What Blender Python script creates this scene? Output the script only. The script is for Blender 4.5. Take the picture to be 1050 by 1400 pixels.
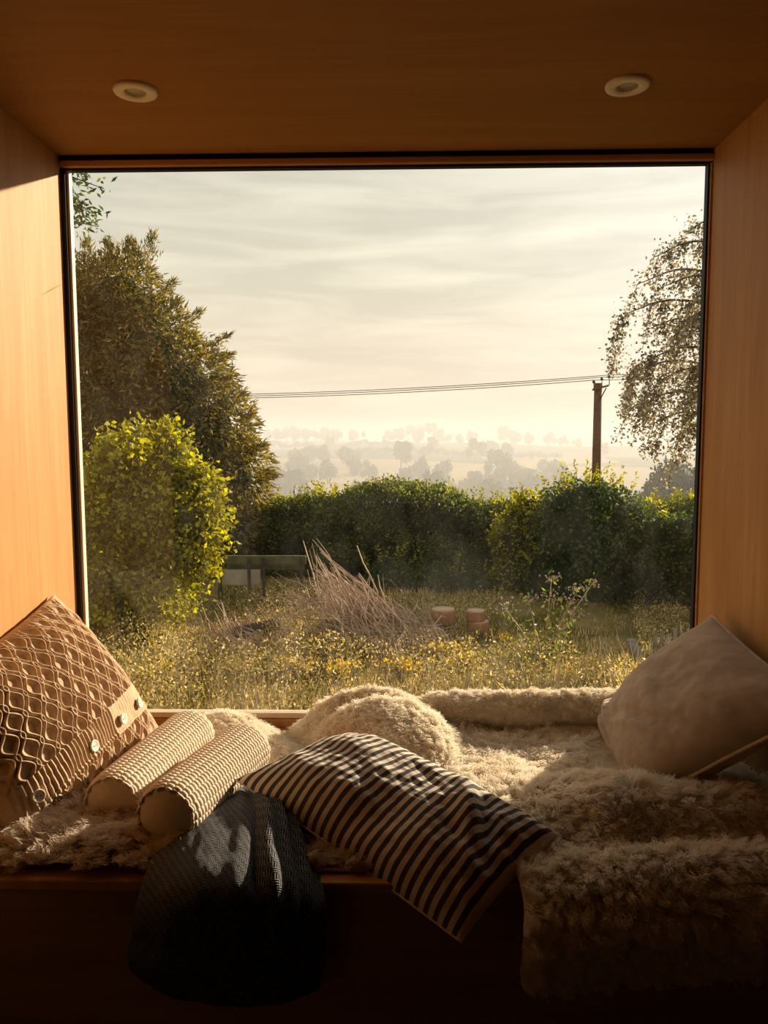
import bpy, bmesh, math
import numpy as np
from mathutils import Matrix, Vector

# ------------------------------------------------------------------ camera, sky, sun, exposure
scene = bpy.context.scene
for o in list(bpy.data.objects):
    bpy.data.objects.remove(o)
COL = scene.collection
R = math.radians
PI = math.pi
FPX = 1050.0
CAM = np.array([0.0, 0.0, 1.212])
cam_data = bpy.data.cameras.new('camera')
cam_data.sensor_fit = 'VERTICAL'
cam_data.sensor_height = 36.0
cam_data.lens = 36.0 * FPX / 1400.0
cam_data.clip_start = 0.02
cam_data.clip_end = 5000
cam = bpy.data.objects.new('camera', cam_data)
COL.objects.link(cam)
CM = (Matrix.Rotation(R(1.3), 3, 'Z') @ Matrix.Rotation(R(90 - 5.2), 3, 'X') @ Matrix.Rotation(R(-0.16), 3, 'Z'))
cam.matrix_world = Matrix.Translation(Vector(CAM)) @ CM.to_4x4()
scene.camera = cam

SUN_AZ, SUN_EL = R(44), R(18)          # to the right of straight out of the window
SUN = Vector((math.sin(SUN_AZ) * math.cos(SUN_EL), math.cos(SUN_AZ) * math.cos(SUN_EL), math.sin(SUN_EL)))
world = bpy.data.worlds.new('sky')
scene.world = world
world.use_nodes = True
wt = world.node_tree
wt.nodes.clear()
wo = wt.nodes.new('ShaderNodeOutputWorld')
wb = wt.nodes.new('ShaderNodeBackground')
wt.links.new(wb.outputs[0], wo.inputs[0])
wc = wt.nodes.new('ShaderNodeTexCoord')
ws = wt.nodes.new('ShaderNodeSeparateXYZ')
wt.links.new(wc.outputs['Generated'], ws.inputs[0])
wr = wt.nodes.new('ShaderNodeValToRGB')
wt.links.new(ws.outputs['Z'], wr.inputs[0])
els = wr.color_ramp.elements
els[0].position = 0.0; els[0].color = (0.66, 0.52, 0.375, 1)
els[1].position = 1.0; els[1].color = (0.36, 0.38, 0.36, 1)
for p, c in ((0.08, (0.66, 0.55, 0.415)), (0.20, (0.61, 0.56, 0.445)), (0.36, (0.54, 0.525, 0.44))):
    e = els.new(p); e.color = (*c, 1)
# streaky thin cloud
wm = wt.nodes.new('ShaderNodeMapping')
wm.inputs['Scale'].default_value = (1.6, 1.6, 13)
wm.inputs['Rotation'].default_value = (0.05, 0.03, 0.4)
wt.links.new(wc.outputs['Generated'], wm.inputs[0])
wn = wt.nodes.new('ShaderNodeTexNoise')
wn.inputs['Scale'].default_value = 2.6
wn.inputs['Detail'].default_value = 6
wn.inputs['Distortion'].default_value = 0.5
wt.links.new(wm.outputs[0], wn.inputs['Vector'])
wcr = wt.nodes.new('ShaderNodeValToRGB')
wcr.color_ramp.elements[0].position = 0.40; wcr.color_ramp.elements[0].color = (0, 0, 0, 1)
wcr.color_ramp.elements[1].position = 0.74; wcr.color_ramp.elements[1].color = (1, 1, 1, 1)
wt.links.new(wn.outputs['Fac'], wcr.inputs[0])
wmx = wt.nodes.new('ShaderNodeMixRGB'); wmx.blend_type = 'ADD'
wmx.inputs['Color2'].default_value = (0.20, 0.175, 0.14, 1)
wt.links.new(wcr.outputs[0], wmx.inputs['Fac'])
wt.links.new(wr.outputs[0], wmx.inputs['Color1'])
# haze brightening toward the sun
wd = wt.nodes.new('ShaderNodeVectorMath'); wd.operation = 'DOT_PRODUCT'
wd.inputs[1].default_value = SUN
wt.links.new(wc.outputs['Generated'], wd.inputs[0])
wmax = wt.nodes.new('ShaderNodeMath'); wmax.operation = 'MAXIMUM'; wmax.inputs[1].default_value = 0
wt.links.new(wd.outputs['Value'], wmax.inputs[0])
wp = wt.nodes.new('ShaderNodeMath'); wp.operation = 'POWER'; wp.inputs[1].default_value = 9
wt.links.new(wmax.outputs[0], wp.inputs[0])
wg = wt.nodes.new('ShaderNodeMixRGB'); wg.blend_type = 'ADD'
wg.inputs['Color2'].default_value = (0.46, 0.44, 0.42, 1)
wt.links.new(wp.outputs[0], wg.inputs['Fac'])
wt.links.new(wmx.outputs[0], wg.inputs['Color1'])
wt.links.new(wg.outputs[0], wb.inputs['Color'])
wb.inputs['Strength'].default_value = 1.14

sun_data = bpy.data.lights.new('sun', 'SUN')
sun_data.energy = 9.2
sun_data.angle = R(1.2)
sun_data.color = (1.0, 0.83, 0.62)
sun = bpy.data.objects.new('sun', sun_data)
COL.objects.link(sun)
sun.rotation_euler = SUN.to_track_quat('Z', 'Y').to_euler()
sun.location = (6, 8, 6)

vs = scene.view_settings
vs.view_transform = 'Standard'
vs.look = 'None'
vs.exposure = 0.14
vs.gamma = 1.0
vs.use_curve_mapping = False
scene.cycles.max_bounces = 10
scene.cycles.transparent_max_bounces = 24
scene.cycles.volume_bounces = 0

# ------------------------------------------------------------------ helpers
rng = np.random.default_rng(7)
CMn = np.array(CM)


def at(px, py, Y):
    """photo pixel -> the point on its ray at world depth Y (metres out from the camera)"""
    d = CMn @ np.array([(px - 525) / FPX, -(py - 700) / FPX, -1.0])
    return CAM + d * (Y / d[1])


def pxs(r, Y):
    return r * Y / FPX


def tag(o, label=None, cat=None, group=None, kind=None):
    if label: o['label'] = label
    if cat: o['category'] = cat
    if group: o['group'] = group
    if kind: o['kind'] = kind
    return o


def link(name, data, parent=None, mat=None):
    o = bpy.data.objects.new(name, data)
    COL.objects.link(o)
    if parent is not None:
        o.parent = parent
    if mat is not None and data is not None:
        data.materials.append(mat)
    return o


def empty(name, loc=(0, 0, 0)):
    o = bpy.data.objects.new(name, None)
    o.empty_display_size = 0.05
    COL.objects.link(o)
    o.location = loc
    return o


def child_of(o, parent):
    """parent o (built in world coordinates) to an empty that is only translated"""
    o.parent = parent
    o.location = Vector(o.location) - parent.location
    return o


def mesh_np(name, verts, faces, smooth=False, uv=None):
    verts = np.asarray(verts, dtype=np.float32).reshape(-1, 3)
    faces = np.asarray(faces, dtype=np.int32)
    me = bpy.data.meshes.new(name)
    k = faces.shape[1]
    me.vertices.add(len(verts)); me.vertices.foreach_set('co', verts.ravel())
    me.loops.add(faces.size); me.loops.foreach_set('vertex_index', faces.ravel())
    me.polygons.add(len(faces))
    me.polygons.foreach_set('loop_start', np.arange(0, faces.size, k, dtype=np.int32))
    me.polygons.foreach_set('loop_total', np.full(len(faces), k, dtype=np.int32))
    if smooth:
        me.polygons.foreach_set('use_smooth', np.ones(len(faces), dtype=bool))
    me.update(calc_edges=True)
    if uv is not None:
        l = me.uv_layers.new(name='UVMap')
        l.data.foreach_set('uv', np.asarray(uv, dtype=np.float32)[faces.ravel()].ravel())
    me.validate()
    return me


def grid_faces(nr, nc, off=0, flip=False):
    i = np.arange(nr - 1)[:, None] * nc + np.arange(nc - 1)[None, :] + off
    q = np.stack([i, i + 1, i + nc + 1, i + nc], -1).reshape(-1, 4)
    return q[:, ::-1] if flip else q


class MB:
    """collects boxes and tubes into one mesh"""
    def __init__(s): s.v = []; s.f = []; s.n = 0

    def add(s, v, f):
        v = np.asarray(v, float); f = np.asarray(f, int)
        s.v.append(v); s.f += [tuple(int(i) + s.n for i in q) for q in f]; s.n += len(v)

    def box(s, x0, x1, y0, y1, z0, z1):
        v = [(x, y, z) for x in (x0, x1) for y in (y0, y1) for z in (z0, z1)]
        s.add(v, [(0, 1, 3, 2), (4, 6, 7, 5), (0, 4, 5, 1), (2, 3, 7, 6), (0, 2, 6, 4), (1, 5, 7, 3)])
        return s

    def tube(s, pts, rad, n=8, caps=True):
        pts = np.asarray(pts, float); m = len(pts)
        rad = np.broadcast_to(np.asarray(rad, float), (m,))
        t = np.gradient(pts, axis=0); t /= np.linalg.norm(t, axis=1)[:, None] + 1e-9
        ref = np.array([0.0, 0, 1]) if abs(t[0][2]) < 0.9 else np.array([1.0, 0, 0])
        a = np.cross(t, ref); a /= np.linalg.norm(a, axis=1)[:, None] + 1e-9
        b = np.cross(t, a)
        th = np.arange(n) * 2 * PI / n
        v = pts[:, None] + rad[:, None, None] * (np.cos(th)[None, :, None] * a[:, None] + np.sin(th)[None, :, None] * b[:, None])
        f = []
        for i in range(m - 1):
            for j in range(n):
                f.append((i * n + j, i * n + (j + 1) % n, (i + 1) * n + (j + 1) % n, (i + 1) * n + j))
        o = s.n
        s.v.append(v.reshape(-1, 3)); s.f += [tuple(i + o for i in q) for q in f]; s.n += m * n
        if caps:
            s.f.append(tuple(o + j for j in range(n))[::-1]); s.f.append(tuple(o + (m - 1) * n + j for j in range(n)))
        return s

    def build(s, name, mat, parent=None, smooth=False, bevel=0):
        me = bpy.data.meshes.new(name)
        me.from_pydata([tuple(p) for p in np.concatenate(s.v)], [], s.f)
        bm = bmesh.new(); bm.from_mesh(me)
        bmesh.ops.recalc_face_normals(bm, faces=bm.faces)
        if bevel:
            bmesh.ops.bevel(bm, geom=list(bm.edges), offset=bevel, segments=2, affect='EDGES')
        bm.to_mesh(me); bm.free()
        if smooth:
            for p in me.polygons: p.use_smooth = True
        return link(name, me, parent, mat)


def noise2(u, v, seed=0):
    """smooth value noise, ~[-1,1]"""
    r = np.random.default_rng(seed).uniform(-1, 1, (64, 64))
    u = np.asarray(u, float); v = np.asarray(v, float)
    iu = np.floor(u).astype(int); iv = np.floor(v).astype(int)
    fu = u - iu; fv = v - iv
    fu = fu * fu * (3 - 2 * fu); fv = fv * fv * (3 - 2 * fv)
    g = lambda a, b: r[a % 64, b % 64]
    return (g(iu, iv) * (1 - fu) + g(iu + 1, iv) * fu) * (1 - fv) + (g(iu, iv + 1) * (1 - fu) + g(iu + 1, iv + 1) * fu) * fv


def fbm(u, v, seed=0, oct=4):
    return sum(noise2(u * 2 ** k, v * 2 ** k, seed + k) * 0.5 ** k for k in range(oct))


def crom(P, n, axis):
    """Catmull-Rom resample along an axis to n samples"""
    P = np.moveaxis(np.asarray(P, float), axis, 0)
    m = len(P)
    E = np.concatenate([2 * P[:1] - P[1:2], P, 2 * P[-1:] - P[-2:-1]])
    t = np.linspace(0, m - 1 - 1e-9, n); i = np.floor(t).astype(int); f = (t - i).reshape((-1,) + (1,) * (P.ndim - 1))
    p0, p1, p2, p3 = E[i], E[i + 1], E[i + 2], E[i + 3]
    r = 0.5 * (2 * p1 + (p2 - p0) * f + (2 * p0 - 5 * p1 + 4 * p2 - p3) * f ** 2 + (3 * p1 - p0 - 3 * p2 + p3) * f ** 3)
    return np.moveaxis(r, 0, axis)


def patch(ctrl, nr, nc):
    return crom(crom(ctrl, nr, 0), nc, 1)


def normals_of(G):
    n = np.cross(np.gradient(G, axis=1), np.gradient(G, axis=0))
    return n / (np.linalg.norm(n, axis=2)[..., None] + 1e-9)


# ------------------------------------------------------------------ materials
def mat(name):
    m = bpy.data.materials.new(name); m.use_nodes = True
    return m, m.node_tree, m.node_tree.nodes['Principled BSDF']


def nd(t, typ, **kw):
    n = t.nodes.new(typ)
    for k, v in kw.items(): setattr(n, k, v)
    return n


def ramp(t, src, stops):
    r = nd(t, 'ShaderNodeValToRGB')
    e = r.color_ramp.elements
    e[0].position = stops[0][0]; e[0].color = (*stops[0][1], 1)
    e[1].position = stops[-1][0]; e[1].color = (*stops[-1][1], 1)
    for p, c in stops[1:-1]:
        x = e.new(p); x.color = (*c, 1)
    t.links.new(src, r.inputs[0])
    return r.outputs[0]


def noise_tex(t, vec, scale, detail=4, rough=0.55, dist=0.0):
    n = nd(t, 'ShaderNodeTexNoise')
    n.inputs['Scale'].default_value = scale; n.inputs['Detail'].default_value = detail
    n.inputs['Roughness'].default_value = rough; n.inputs['Distortion'].default_value = dist
    if vec is not None: t.links.new(vec, n.inputs['Vector'])
    return n.outputs['Fac']


def coords(t, scale=(1, 1, 1), out='Object', rot=(0, 0, 0)):
    c = nd(t, 'ShaderNodeTexCoord'); m = nd(t, 'ShaderNodeMapping')
    m.inputs['Scale'].default_value = scale; m.inputs['Rotation'].default_value = rot
    t.links.new(c.outputs[out], m.inputs[0])
    return m.outputs[0]


def bump(t, b, h, strength=0.3, dist=0.002):
    n = nd(t, 'ShaderNodeBump'); n.inputs['Strength'].default_value = strength; n.inputs['Distance'].default_value = dist
    t.links.new(h, n.inputs['Height']); t.links.new(n.outputs[0], b.inputs['Normal'])


def simple(name, col, rough=0.7, var=0.15, scale=20, spec=0.3):
    m, t, b = mat(name)
    f = noise_tex(t, coords(t), scale)
    c = np.array(col)
    t.links.new(ramp(t, f, [(0.3, tuple(c * (1 - var))), (0.7, tuple(np.minimum(c * (1 + var), 1)))]), b.inputs['Base Color'])
    b.inputs['Roughness'].default_value = rough
    b.inputs['Specular IOR Level'].default_value = spec
    return m


def plywood(name, c0, c1, c2, axis='Z', rough=0.55):
    m, t, b = mat(name)
    s = {'Z': (9, 9, 0.9), 'X': (0.9, 9, 9), 'Y': (9, 0.9, 9)}[axis]
    s2 = {'Z': (90, 90, 2.5), 'X': (2.5, 90, 90), 'Y': (90, 2.5, 90)}[axis]
    f1 = noise_tex(t, coords(t, s), 1.0, 5, 0.55, 1.4)
    f2 = noise_tex(t, coords(t, s2), 1.0, 3)
    mx = nd(t, 'ShaderNodeMixRGB'); mx.inputs['Fac'].default_value = 0.35
    t.links.new(f1, mx.inputs['Color1']); t.links.new(f2, mx.inputs['Color2'])
    t.links.new(ramp(t, mx.outputs[0], [(0.32, c0), (0.5, c1), (0.68, c2)]), b.inputs['Base Color'])
    b.inputs['Roughness'].default_value = rough
    b.inputs['Specular IOR Level'].default_value = 0.18
    bump(t, b, mx.outputs[0], 0.12, 0.001)
    return m


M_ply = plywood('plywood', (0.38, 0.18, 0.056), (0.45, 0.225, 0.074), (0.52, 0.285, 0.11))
M_plyc = plywood('plywood_ceiling', (0.25, 0.115, 0.03), (0.29, 0.135, 0.036), (0.33, 0.16, 0.045), 'X', 0.6)  # same plywood as the walls, ceiling shade put in as a darker colour
M_plyb = plywood('plywood_bench', (0.30, 0.16, 0.07), (0.38, 0.21, 0.09), (0.45, 0.26, 0.12), 'X', 0.6)
M_room = simple('dark_room_paint', (0.15, 0.10, 0.06), 0.8, 0.2, 4)
M_floor = plywood('floor_boards', (0.14, 0.08, 0.04), (0.18, 0.10, 0.05), (0.22, 0.13, 0.065), 'Y', 0.5)
M_gasket = simple('black_gasket', (0.012, 0.010, 0.009), 0.6)
M_bead = simple('pale_bead', (0.62, 0.50, 0.36), 0.5, 0.1)
M_trimw = plywood('trim_wood', (0.36, 0.19, 0.08), (0.46, 0.25, 0.10), (0.54, 0.30, 0.13), 'X')
M_ring = simple('downlight_enamel', (0.72, 0.66, 0.54), 0.45, 0.06)
M_refl = simple('downlight_reflector', (0.30, 0.27, 0.22), 0.3, 0.1)
M_lens = simple('downlight_lens', (0.42, 0.38, 0.30), 0.15, 0.1)

# ------------------------------------------------------------------ the room
YW = 1.99                                   # inner face of the window wall
YG = 2.014                                  # glass plane
XL = at(80, 214, YW)[0]
XR = at(977, 202, YW)[0]
ZC = at(525, 208, YW)[2]
GL, GR = at(99, 300, YG)[0], at(963, 300, YG)[0]
GT = at(525, 231, YG)[2]
GB = at(280, 971, YG)[2]
ZB = 0.45                                   # bench top
YF = 1.27                                   # bench front
YN = 1.16                                   # where the nook opens to the room
RX, RY = 2.0, -2.4


def struct(name, mb, m, **kw):
    o = mb.build(name, m, **kw); o['kind'] = 'structure'
    return o


WL = struct('wall_left', MB().box(XL - 0.12, XL, YN, 2.02, 0, ZC), M_ply)
struct('wall_right', MB().box(XR, XR + 0.12, YN, 2.02, 0, ZC), M_ply)
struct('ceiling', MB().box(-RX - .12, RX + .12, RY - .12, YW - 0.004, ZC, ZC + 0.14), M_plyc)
struct('floor', MB().box(-RX - .12, RX + .12, RY - .12, 2.02, -0.12, 0), M_floor)
struct('wall_back', MB().box(-RX, RX, RY - .12, RY, 0, ZC), M_room)
struct('wall_room_left', MB().box(-RX - .12, -RX, RY, YN + .12, 0, ZC), M_room)
struct('wall_room_right', MB().box(RX, RX + .12, RY, YN + .12, 0, ZC), M_room)
struct('wall_front_left', MB().box(-RX, XL - .12, YN, YN + .12, 0, ZC), M_room)
struct('wall_front_right', MB().box(XR + .12, RX, YN, YN + .12, 0, ZC), M_room)
struct('wall_window_base', MB().box(XL, XR, YW + .002, 2.02, 0, ZB - .02), M_room)



def on_left_wall(px, py):
    d = CMn @ np.array([(px - 525) / FPX, -(py - 700) / FPX, -1.0])
    return CAM + d * ((XL - CAM[0]) / d[0])


MB().tube([on_left_wall(58, 403), on_left_wall(70, 396), on_left_wall(87, 387)], [.0006, .0016, .0005], 5).build('scratch', M_plyb, WL)
win = empty('window_1', ((XL + XR) / 2, YG, GB)); win['kind'] = 'structure'


def wpart(name, mb, m, parent=win, bevel=0):
    return child_of(mb.build(name, m, bevel=bevel), parent)


wpart('shadow_gap_fill', MB().box(XL - .12, XR + .12, YW - .003, 2.02, ZC + .002, ZC + .14), M_gasket)  # unseen box added to block light leaking in at the top corners
wpart('shadow_gap_fill', MB().box(XL, XR, YW + .006, 2.02, ZC - .014, ZC + .001), M_gasket)
zt1 = at(525, 215, YW)[2]
wpart('head_trim', MB().box(XL, XR, YW - .004, 2.02, GT + .006, zt1), M_trimw, bevel=.002)
wpart('head_gasket', MB().box(XL, XR, YW + .012, 2.02, GT, GT + .006), M_gasket)
wpart('jamb_gasket', MB().box(XL, GL - .007, YW + .004, 2.02, GB - .02, GT), M_gasket)
wpart('jamb_gasket', MB().box(GR, GR + .005, YW + .010, 2.02, GB - .02, GT), M_gasket)
wpart('jamb_bead', MB().box(GL - .007, GL, YW + .012, 2.02, GB, GT), M_bead)
wpart('jamb_strip', MB().box(GR + .005, XR, YW + .002, 2.02, GB - .02, GT), M_trimw)
wpart('sill_bead', MB().box(GL, GR, YW + .006, 2.02, GB - .014, GB), M_bead)
wpart('sill_upstand', MB().box(XL, XR, YW, 2.02, ZB - .02, GB - .016), M_ply)

# slightly dusty glass
mg, tg, bg = mat('dusty_window_glass')
tg.nodes.remove(bg)
gout = [n for n in tg.nodes if n.type == 'OUTPUT_MATERIAL'][0]
gtr = nd(tg, 'ShaderNodeBsdfTransparent'); gtr.inputs[0].default_value = (0.97, 0.975, 0.96, 1)
ggl = nd(tg, 'ShaderNodeBsdfGlossy'); ggl.inputs['Roughness'].default_value = 0.0
gfr = nd(tg, 'ShaderNodeFresnel'); gfr.inputs[0].default_value = 1.45
gmx = nd(tg, 'ShaderNodeMixShader')
tg.links.new(gfr.outputs[0], gmx.inputs[0]); tg.links.new(gtr.outputs[0], gmx.inputs[1]); tg.links.new(ggl.outputs[0], gmx.inputs[2])
gdu = nd(tg, 'ShaderNodeBsdfTranslucent'); gdu.inputs[0].default_value = (0.8, 0.76, 0.68, 1)
gn1 = noise_tex(tg, coords(tg, (3, 3, 1.2)), 1.5, 5)
gn2 = noise_tex(tg, coords(tg, (14, 14, 7)), 1.0, 3)
gmul = nd(tg, 'ShaderNodeMath', operation='MULTIPLY'); tg.links.new(gn1, gmul.inputs[0]); tg.links.new(gn2, gmul.inputs[1])
gmr = nd(tg, 'ShaderNodeMapRange'); gmr.inputs['From Min'].default_value = 0.18; gmr.inputs['From Max'].default_value = 0.42
gmr.inputs['To Min'].default_value = 0.002; gmr.inputs['To Max'].default_value = 0.016
tg.links.new(gmul.outputs[0], gmr.inputs[0])
gm2 = nd(tg, 'ShaderNodeMixShader')
tg.links.new(gmr.outputs[0], gm2.inputs[0]); tg.links.new(gmx.outputs[0], gm2.inputs[1]); tg.links.new(gdu.outputs[0], gm2.inputs[2])
tg.links.new(gm2.outputs[0], gout.inputs[0])
gp = mesh_np('pane', [(GL, YG, GB), (GR, YG, GB), (GR, YG, GT), (GL, YG, GT)], [(0, 1, 2, 3)])
child_of(link('pane', gp, None, mg), win)

# built-in bench
bench = empty('window_bench', ((XL + XR) / 2, YF, 0))
tag(bench, 'built-in plywood window bench filling the nook below the big pane', 'bench')
child_of(MB().box(XL, XR, YF - .004, YW, ZB - .018, ZB).build('seat_board', M_ply, bevel=.0015), bench)
child_of(MB().box(XL, XR, YF + .004, YF + .022, 0, ZB - .018).build('front_panel', M_plyb), bench)


# downlights
def downlight(px, py, label):
    k = (ZC - CAM[2])
    d = CMn @ np.array([(px - 525) / FPX, -(py - 700) / FPX, -1.0])
    p = CAM + d * (k / d[2])
    e = empty('downlight', (p[0], p[1], ZC))
    tag(e, label, 'ceiling light', 'recessed downlights in the plywood ceiling')
    n = 40
    def lathe(prof, name, m, smooth=True):
        th = np.arange(n) * 2 * PI / n
        v = [(r * math.cos(a), r * math.sin(a), z) for r, z in prof for a in th]
        f = [(i * n + j, i * n + (j + 1) % n, (i + 1) * n + (j + 1) % n, (i + 1) * n + j) for i in range(len(prof) - 1) for j in range(n)]
        return link(name, mesh_np(name, v, f, smooth), e, m)
    lathe([(.044, 0.0), (.0445, -.003), (.043, -.0065), (.038, -.0085), (.029, -.0085), (.024, -.0075), (.022, -.005)], 'trim_ring', M_ring)
    lathe([(.0225, -.0052), (.019, -.0025), (.015, -.001)], 'reflector', M_refl)
    lathe([(.0155, -.0012), (.009, -.003), (.0001, -.0035)], 'lens', M_lens)


downlight(185, 123, 'round cream downlight in the ceiling above the sunlit wall')
downlight(858, 115, 'round cream downlight in the ceiling above the shaded wall')


# ------------------------------------------------------------------ textiles
def uvnode(t):
    return nd(t, 'ShaderNodeUVMap').outputs[0]


M_knit = simple('tan_knit_yarn', (0.50, 0.345, 0.215), 0.9, 0.12, 120, 0.15)
M_button = simple('shell_button', (0.72, 0.62, 0.48), 0.35, 0.1, 60)
M_velvet, t_, b_ = mat('taupe_velvet')
f_ = noise_tex(t_, coords(t_, (14, 14, 14)), 1.0, 5, 0.6, 0.8)
t_.links.new(ramp(t_, f_, [(0.3, (0.32, 0.235, 0.17)), (0.7, (0.43, 0.335, 0.25))]), b_.inputs['Base Color'])
b_.inputs['Roughness'].default_value = 0.85
b_.inputs['Sheen Weight'].default_value = 0.6; b_.inputs['Sheen Roughness'].default_value = 0.45
b_.inputs['Sheen Tint'].default_value = (0.9, 0.78, 0.66, 1); b_.inputs['Specular IOR Level'].default_value = 0.1
M_cream = simple('cream_corduroy', (0.70, 0.57, 0.42), 0.9, 0.08, 90, 0.1)
M_piping = simple('pale_piping', (0.60, 0.50, 0.39), 0.8, 0.1, 60, 0.2)

# striped cotton
M_stripe, t_, b_ = mat('striped_cotton')
u_ = nd(t_, 'ShaderNodeSeparateXYZ'); t_.links.new(uvnode(t_), u_.inputs[0])
mu = nd(t_, 'ShaderNodeMath', operation='MULTIPLY'); mu.inputs[1].default_value = 27.0
wob = noise_tex(t_, coords(t_, (3, 40, 1), 'UV'), 1.0, 2)
ad = nd(t_, 'ShaderNodeMath', operation='MULTIPLY_ADD'); ad.inputs[1].default_value = 0.0015; t_.links.new(wob, ad.inputs[0]); t_.links.new(u_.outputs['X'], ad.inputs[2])
t_.links.new(ad.outputs[0], mu.inputs[0])
fr = nd(t_, 'ShaderNodeMath', operation='FRACT'); t_.links.new(mu.outputs[0], fr.inputs[0])
rp = nd(t_, 'ShaderNodeValToRGB'); t_.links.new(fr.outputs[0], rp.inputs[0])
rp.color_ramp.elements[0].position = 0.50; rp.color_ramp.elements[0].color = (0.07, 0.058, 0.052, 1)
rp.color_ramp.elements[1].position = 0.56; rp.color_ramp.elements[1].color = (0.64, 0.55, 0.44, 1)
for p_, c_ in ((0.02, (0.64, 0.55, 0.44)), (0.06, (0.07, 0.058, 0.052))):
    e_ = rp.color_ramp.elements.new(p_); e_.color = (*c_, 1)
e_ = rp.color_ramp.elements
t_.links.new(rp.outputs[0], b_.inputs['Base Color'])
b_.inputs['Roughness'].default_value = 0.85; b_.inputs['Specular IOR Level'].default_value = 0.15
bump(t_, b_, noise_tex(t_, coords(t_, (260, 130, 1), 'UV'), 1.0, 2), 0.25, 0.0008)

# basket-weave wool
M_weave, t_, b_ = mat('charcoal_basket_weave')
uvm = coords(t_, (46, 46, 1), 'UV')
ck = nd(t_, 'ShaderNodeTexChecker'); ck.inputs['Scale'].default_value = 1.0; t_.links.new(uvm, ck.inputs[0])
ck.inputs['Color1'].default_value = (1, 1, 1, 1); ck.inputs['Color2'].default_value = (0, 0, 0, 1)
sp_ = nd(t_, 'ShaderNodeSeparateXYZ'); t_.links.new(uvm, sp_.inputs[0])
def lines(src):
    a = nd(t_, 'ShaderNodeMath', operation='MULTIPLY'); a.inputs[1].default_value = 2 * PI * 3; t_.links.new(src, a.inputs[0])
    s = nd(t_, 'ShaderNodeMath', operation='SINE'); t_.links.new(a.outputs[0], s.inputs[0])
    return s.outputs[0]
mxl = nd(t_, 'ShaderNodeMixRGB'); t_.links.new(ck.outputs['Color'], mxl.inputs['Fac'])
t_.links.new(lines(sp_.outputs['X']), mxl.inputs['Color1']); t_.links.new(lines(sp_.outputs['Y']), mxl.inputs['Color2'])
t_.links.new(ramp(t_, mxl.outputs[0], [(0.15, (0.018, 0.020, 0.022)), (0.75, (0.26, 0.255, 0.245))]), b_.inputs['Base Color'])
b_.inputs['Roughness'].default_value = 0.95; b_.inputs['Specular IOR Level'].default_value = 0.1
bump(t_, b_, mxl.outputs[0], 0.6, 0.002)

# fleece
def fleece_mat(name, c0, c1):
    m, t, b = mat(name)
    out = [n for n in t.nodes if n.type == 'OUTPUT_MATERIAL'][0]
    f = noise_tex(t, coords(t, (9, 9, 9)), 1.0, 4)
    c = ramp(t, f, [(0.3, c0), (0.7, c1)])
    t.links.new(c, b.inputs['Base Color'])
    b.inputs['Roughness'].default_value = 0.75; b.inputs['Specular IOR Level'].default_value = 0.2
    tr = nd(t, 'ShaderNodeBsdfTranslucent'); t.links.new(c, tr.inputs[0])
    ms = nd(t, 'ShaderNodeMixShader'); ms.inputs[0].default_value = 0.4
    t.links.new(b.outputs[0], ms.inputs[1]); t.links.new(tr.outputs[0], ms.inputs[2]); t.links.new(ms.outputs[0], out.inputs[0])
    return m


M_fleece = fleece_mat('cream_fleece', (0.90, 0.80, 0.64), (0.96, 0.90, 0.78))
M_fleece2 = fleece_mat('grey_cream_fleece', (0.60, 0.46, 0.32), (0.85, 0.76, 0.63))


def pillow(name, A, B, C, D, T, nu, nv, m, parent=None, pinch=0.06, relief=None, back=0.8, ex=2.2, pw=0.55, seed=1, wr=0.004, extra=None):
    A, B, C, D = (np.asarray(p, float) for p in (A, B, C, D))
    u = np.linspace(0, 1, nu)[:, None] * np.ones(nv)[None, :]
    v = np.linspace(0, 1, nv)[None, :] * np.ones(nu)[:, None]
    s, t = 2 * u - 1, 2 * v - 1
    s2 = s * (1 - pinch * (1 - t * t) * np.abs(s)); t2 = t * (1 - pinch * (1 - s * s) * np.abs(t))
    uu, vv = (s2 + 1) / 2, (t2 + 1) / 2
    P = ((1 - uu) * (1 - vv))[..., None] * A + (uu * (1 - vv))[..., None] * B + (uu * vv)[..., None] * C + ((1 - uu) * vv)[..., None] * D
    n = np.cross(B - A, D - A) + np.cross(C - B, A - B) * 0; n /= np.linalg.norm(n)
    if np.dot(n, CAM - (A + B + C + D) / 4) < 0: n = -n
    h = T / 2 * (1 - np.abs(s) ** ex).clip(0) ** pw * (1 - np.abs(t) ** ex).clip(0) ** pw
    edge = ((1 - s ** 8) * (1 - t ** 8)).clip(0)
    wrn = (fbm(u * 5, v * 5, seed) * wr) * edge
    # gathers that radiate from the seams
    ang = np.sin(u * 46 + 2 * noise2(u * 4, v * 4, seed + 9)) * np.abs(t) ** 6 + np.sin(v * 40 + 2 * noise2(u * 4, v * 4, seed + 5)) * np.abs(s) ** 6
    wrn = wrn + ang * 0.0018 * edge
    if extra is not None: wrn = wrn + extra(u, v) * edge
    F = P + n * (h + wrn)[..., None]
    K = P - n * (h * back - wrn * 0.5)[..., None]
    if relief is not None:
        nn = normals_of(F)
        sg = np.sign((nn * n).sum(-1)); nn = nn * np.where(sg == 0, 1, sg)[..., None]
        F = F + nn * (relief(u, v) * edge)[..., None]
    uv = np.stack([u, v], -1).reshape(-1, 2)
    fl = np.dot(np.cross(P[0, 1] - P[0, 0], P[1, 0] - P[0, 0]), n) < 0
    V = np.concatenate([F.reshape(-1, 3), K.reshape(-1, 3)])
    Q = np.concatenate([grid_faces(nu, nv, 0, fl), grid_faces(nu, nv, nu * nv, not fl)])
    me = mesh_np(name, V, Q, True, np.concatenate([uv, uv]))
    o = link(name, me, None, m)
    if parent is not None: child_of(o, parent)
    return o, F, P, n


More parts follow.
